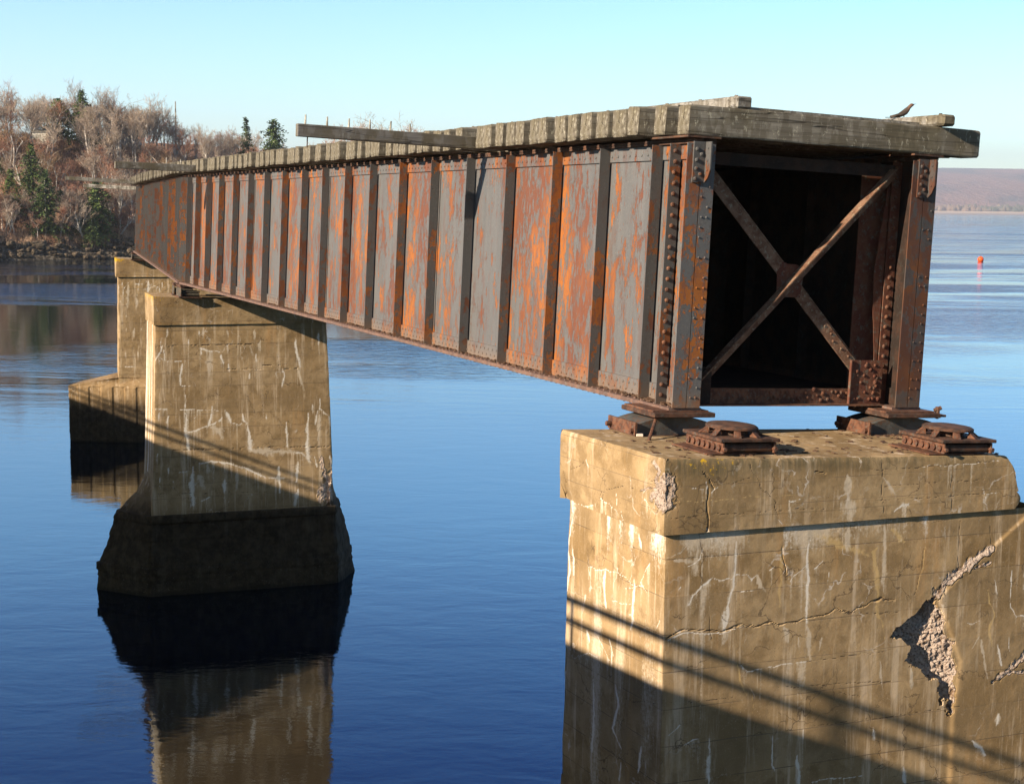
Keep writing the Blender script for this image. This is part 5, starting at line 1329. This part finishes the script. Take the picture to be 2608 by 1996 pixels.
for q_, (px_, sc_) in enumerate(((712, 1.05), (742, 1.25), (772, 1.42), (805, 1.55), (855, 1.55), (880, 1.42))):
    put_tree((2, 7, 8, 1, 3, 6)[q_], FX(px_, 304 + q_), 304 + q_, sc_, unique([f'{KIND[(2, 7, 8, 1, 3, 6)[q_]]} bare tree behind the long walkway beam,'], FX(px_, 304 + q_), 304 + q_), 'bare trees along the left bank ridge')
put_tree(2, FX(800, 302), 302, .9, 'leafless multi stemmed tree above the deck, left of the bush topped one', None)
# undergrowth: nobody could count it
V = []; F = []
r = np.random.default_rng(3); N_ = 8500
xs = r.uniform(-95, 5, N_); ds = r.uniform(2.5, 50, N_); ys = shore(xs) + ds; zs = ground(xs, ys)
for i in range(N_):
    if atan2(xs[i], ys[i]) > -.02: continue
    hgt = r.uniform(.5, 1.9)
    for j in range(9):
        a = r.uniform(0, 2 * pi); p = np.array([xs[i] + r.normal(0, .35), ys[i] + r.normal(0, .35), zs[i] - .1]); q = p + np.array([cos(a) * .4 * hgt, sin(a) * .4 * hgt, hgt * r.uniform(.6, 1)])
        w_ = np.array([-sin(a), cos(a), 0]) * .03; k = len(V); V += [p - w_, p + w_, q]; F.append((k, k + 1, k + 2))
        m_ = p * .4 + q * .6
        for s in (-1, 1):
            a2 = a + s * .9; q2 = m_ + np.array([cos(a2), sin(a2), .8]) * .35 * hgt; k = len(V); V += [m_ - w_ * .6, m_ + w_ * .6, q2]; F.append((k, k + 1, k + 2))
tag(mk('undergrowth', V, F, bark('brush_twigs', (.36, .205, .135), (.58, .41, .28), .25)), 'reddish brown bare brush covering the slope of the left bank', 'brush', kind='stuff')

# poles, shed, white house on the bank
def ground1(x, y): return float(ground(np.array([x]), np.array([y]))[0])
for (px, y, h, lb, arms) in ((459 / 1.0, 268, 10.2, 'tall pale utility pole with crossarms rising above the bare wood', True), (429, 272, 6.8, 'shorter thin utility pole left of the tall one', False)):
    x = FX(px * .842 if False else (386 if arms else 361), y); e = tag(empty('utility_pole', (x, y, ground1(x, y))), lb, 'utility pole', 'utility poles in the left bank wood')
    MB().cyl((0, 0, -.5), (0, 0, h), .17, .10, 8).obj('pole', M['white_plank'], e)
    if arms:
        for zz in (h - 3.0, h - 3.8): MB().box(-1.5, .4, -.05, .05, zz, zz + .09).obj('crossarm', M['white_plank'], e)
x, y = FX(105, 246), 246; e = tag(empty('hut', (x, y, ground1(x, y))), 'tiny pale boarded hut raised among bare trees at the far left', 'hut')
MB().box(-1.3, 1.3, -.9, .9, 1.6, 3.6).obj('wall', M['white_plank'], e); m = MB(); m.prism([(-1.1, 3.6), (0, 4.1), (1.1, 3.6)], 0, -1.5, 1.5); o = m.obj('roof', M['timber'], e); orient(o)
for sx in (-1.1, 1.1):
    for sy in (-.7, .7): MB().box(sx - .09, sx + .09, sy - .09, sy + .09, -.5, 1.6).obj('post', M['timber'], e)
x, y = FX(285, 268), 268; e = tag(empty('house', (x, y, ground1(x, y))), 'small white walled building glimpsed through trees below the ridge', 'house')
MB().box(-2.4, 2.4, -2, 2, -.5, 2.4).obj('wall', mat_simple('white_wall', (.75, .74, .7)), e); m = MB(); m.prism([(-2.3, 2.4), (0, 3.9), (2.3, 2.4)], 0, -2.6, 2.6); o = m.obj('roof', mat_simple('grey_roof', (.12, .12, .12)), e); orient(o)

# ------------------------------------------------------------------ the far shore on the right
def strip(name, az0, az1, D0, prof, mat, nseg=220, amp=0, sc=.002, seed=0, attrs=None):
    """a band of land seen far off: prof = [(extra distance, height)], bumpy along its length"""
    V = []; a = np.radians(np.linspace(az0, az1, nseg)); n = len(prof)
    for j, (dd, h) in enumerate(prof):
        D = D0 + dd; x = D * np.tan(a); y = np.full(nseg, float(D)); P = np.c_[x, y, np.zeros(nseg)]
        hh = h * (1 + amp * fbm(P, sc, 5, seed)) + amp * h * .5 * fbm(P, sc * 5, 4, seed + 2) if h > 0 else np.full(nseg, float(h))
        V.append(np.c_[x, y, hh])
    V = np.vstack(V); idx = np.arange(n * nseg).reshape(n, nseg)
    F = np.stack([idx[:-1, :-1], idx[:-1, 1:], idx[1:, 1:], idx[1:, :-1]], -1).reshape(-1, 4)
    return mk(name, V, F, mat)


nb = NT('sand_flat'); a = nb.noise(.004, 5, .6, nb.map((1, 6, 6)))
zb_ = nb.sep()[2]
sand = nb.fin(nb.mix(nb.ramp(zb_, 3.0, 6.0), (.30, .25, .22), nb.mix(a, (.62, .50, .36), (.50, .37, .26))), .95)
tag(strip('beach', -3, 34, 4380, [(-60, -2), (10, 1.5), (60, 5.5), (110, 9.5), (300, 12), (3200, 20)], sand, amp=.12, sc=.003), kind='structure')
nb = NT('far_wooded_hill'); a = nb.noise(.0022, 7, .7, nb.map((1, .4, 2.2))); b = nb.noise(.02, 5, .7, nb.map((1, .5, 1.6)))
c = nb.mix(nb.ramp(a, .40, .60), (.055, .085, .10), (.26, .15, .125)); c = nb.mix(nb.math('MULTIPLY', nb.ramp(b, .45, .65), .5), c, (.30, .22, .19))
hm = nb.fin(c, .95, nb.bump(b, 1, 30), .05)
prof = []
for k in range(26):
    t = k / 25; prof.append((t * 2600, 12 + 214 * (t ** .62)))
prof += [(3400, 222), (5200, 150)]
o = strip('hill', -8, 38, 5000, prof, hm, 420, amp=.035, sc=.0011, seed=4)
tag(o, kind='structure')
# a line of woods behind the beach: one mass of crowns
V = []; F = []; r = np.random.default_rng(9)
for i in range(2600):
    a = radians(r.uniform(11, 26)); D = 4560 + abs(r.normal(0, 1)) * 230; x, y = D * tan(a), D; s = r.uniform(5, 11); hh = r.uniform(9, 19) * (1.25 if r.random() < .12 else .9); k = len(V)
    n = 6
    for zz, rr in ((6, .6), (hh * .45 + 8, 1.0), (hh * .8 + 9, .7)):
        for q in range(n): t = 2 * pi * q / n; V.append((x + s * rr * cos(t) * r.uniform(.7, 1.3), y + s * rr * sin(t), zz + r.uniform(-1.5, 1.5)))
    V.append((x, y, hh + 12))
    for l in range(2):
        F += [(k + l * n + q, k + l * n + (q + 1) % n, k + (l + 1) * n + (q + 1) % n, k + (l + 1) * n + q) for q in range(n)]
    F += [(k + 2 * n + q, k + 2 * n + (q + 1) % n, k + 3 * n) for q in range(n)]
nb = NT('far_woods'); a = nb.noise(.006, 4, .7); b = nb.noise(.05, 3, .7)
c = nb.mix(nb.ramp(a, .42, .58), (.05, .075, .045), (.19, .13, .085)); c = nb.mix(nb.ramp(b, .5, .7), c, (.23, .17, .12))
tag(mk('far_woods', V, F, nb.fin(c, .95)), 'low line of mixed woods behind the distant beach at the right', 'woods', kind='stuff')
# pale specks: houses under the far hill
wh = mat_simple('far_white_house', (.8, .78, .74))
for i, (az_, D, lb) in enumerate(((18.15, 4620, 'tiny white house left of the others in the far woods'), (18.9, 4900, 'tiny pale house highest among the far woods below the hill'), (19.25, 4700, 'tiny white house nearest the right edge on the far shore'))):
    x = D * tan(radians(az_)); e = tag(empty('house', (x, D, 14)), lb, 'house', 'houses on the far shore')
    MB().box(-8, 8, -5, 5, 0, 9 + 3 * (i == 1)).obj('wall', wh, e); m = MB(); h0 = 9 + 3 * (i == 1); m.prism([(-5.5, h0), (0, h0 + 4), (5.5, h0)], 0, -8.5, 8.5); o = m.obj('roof', mat_simple('far_roof', (.3, .28, .27)), e); orient(o)

# ------------------------------------------------------------------ the road bridge the photographer stands on (left of the frame); its railing throws the shadow lines
rb = tag(empty('road_bridge', (0, 0, 0), radians(32.0)), 'concrete road bridge beside the old railway piers with a two bar steel railing', 'road bridge')
PT = CAMZ - .72
cm = M['conc_midcap']
MB().box(-.26, -.06, -60, 262, PT - .95, PT).obj('parapet', cm, rb)
MB().box(-9.3, -.06, -60, 262, PT - 1.5, PT - .951).obj('deck', cm, rb)
MB().box(-9.3, -9.1, -60, 262, PT - .949, PT).obj('parapet', cm, rb)
m = MB()
for x in (-.9, -3.4, -5.9, -8.4): m.box(x - .25, x + .25, -60, 262, PT - 2.7, PT - 1.501)
m.obj('beams', cm, rb)
for z, r0 in ((CAMZ - .315, .038), (CAMZ - .505, .034)):
    MB().cyl((-.09, -60, z), (-.09, 262, z), r0, n=8).obj('rail', M['steel'], rb)
for k in range(-8, 52):
    y = 8.237 + 1.857 * k
    MB().box(-.115, -.065, y - .025, y + .025, PT - .01, CAMZ - .31).obj('railing_post', M['steel'], rb)
for k in range(6): MB().box(-8.8, -.9, -40 + 48 * k, -37.6 + 48 * k, -1, PT - 2.69).obj('support', cm, rb)

# ------------------------------------------------------------------ air
hz = NT('air'); hz.t.nodes.clear()
out = hz.t.nodes.new('ShaderNodeOutputMaterial'); pv = hz.t.nodes.new('ShaderNodeVolumePrincipled')
pv.inputs['Color'].default_value = (.80, .86, 1.0, 1); pv.inputs['Density'].default_value = 1.4e-4; pv.inputs['Anisotropy'].default_value = .1
hz.t.links.new(pv.outputs[0], out.inputs['Volume'])
m = MB().box(-9500, 9500, -3200, 10800, -6, 420)
tag(m.obj('haze', hz.m), 'thin blue haze lying over the distance', 'haze', kind='stuff')
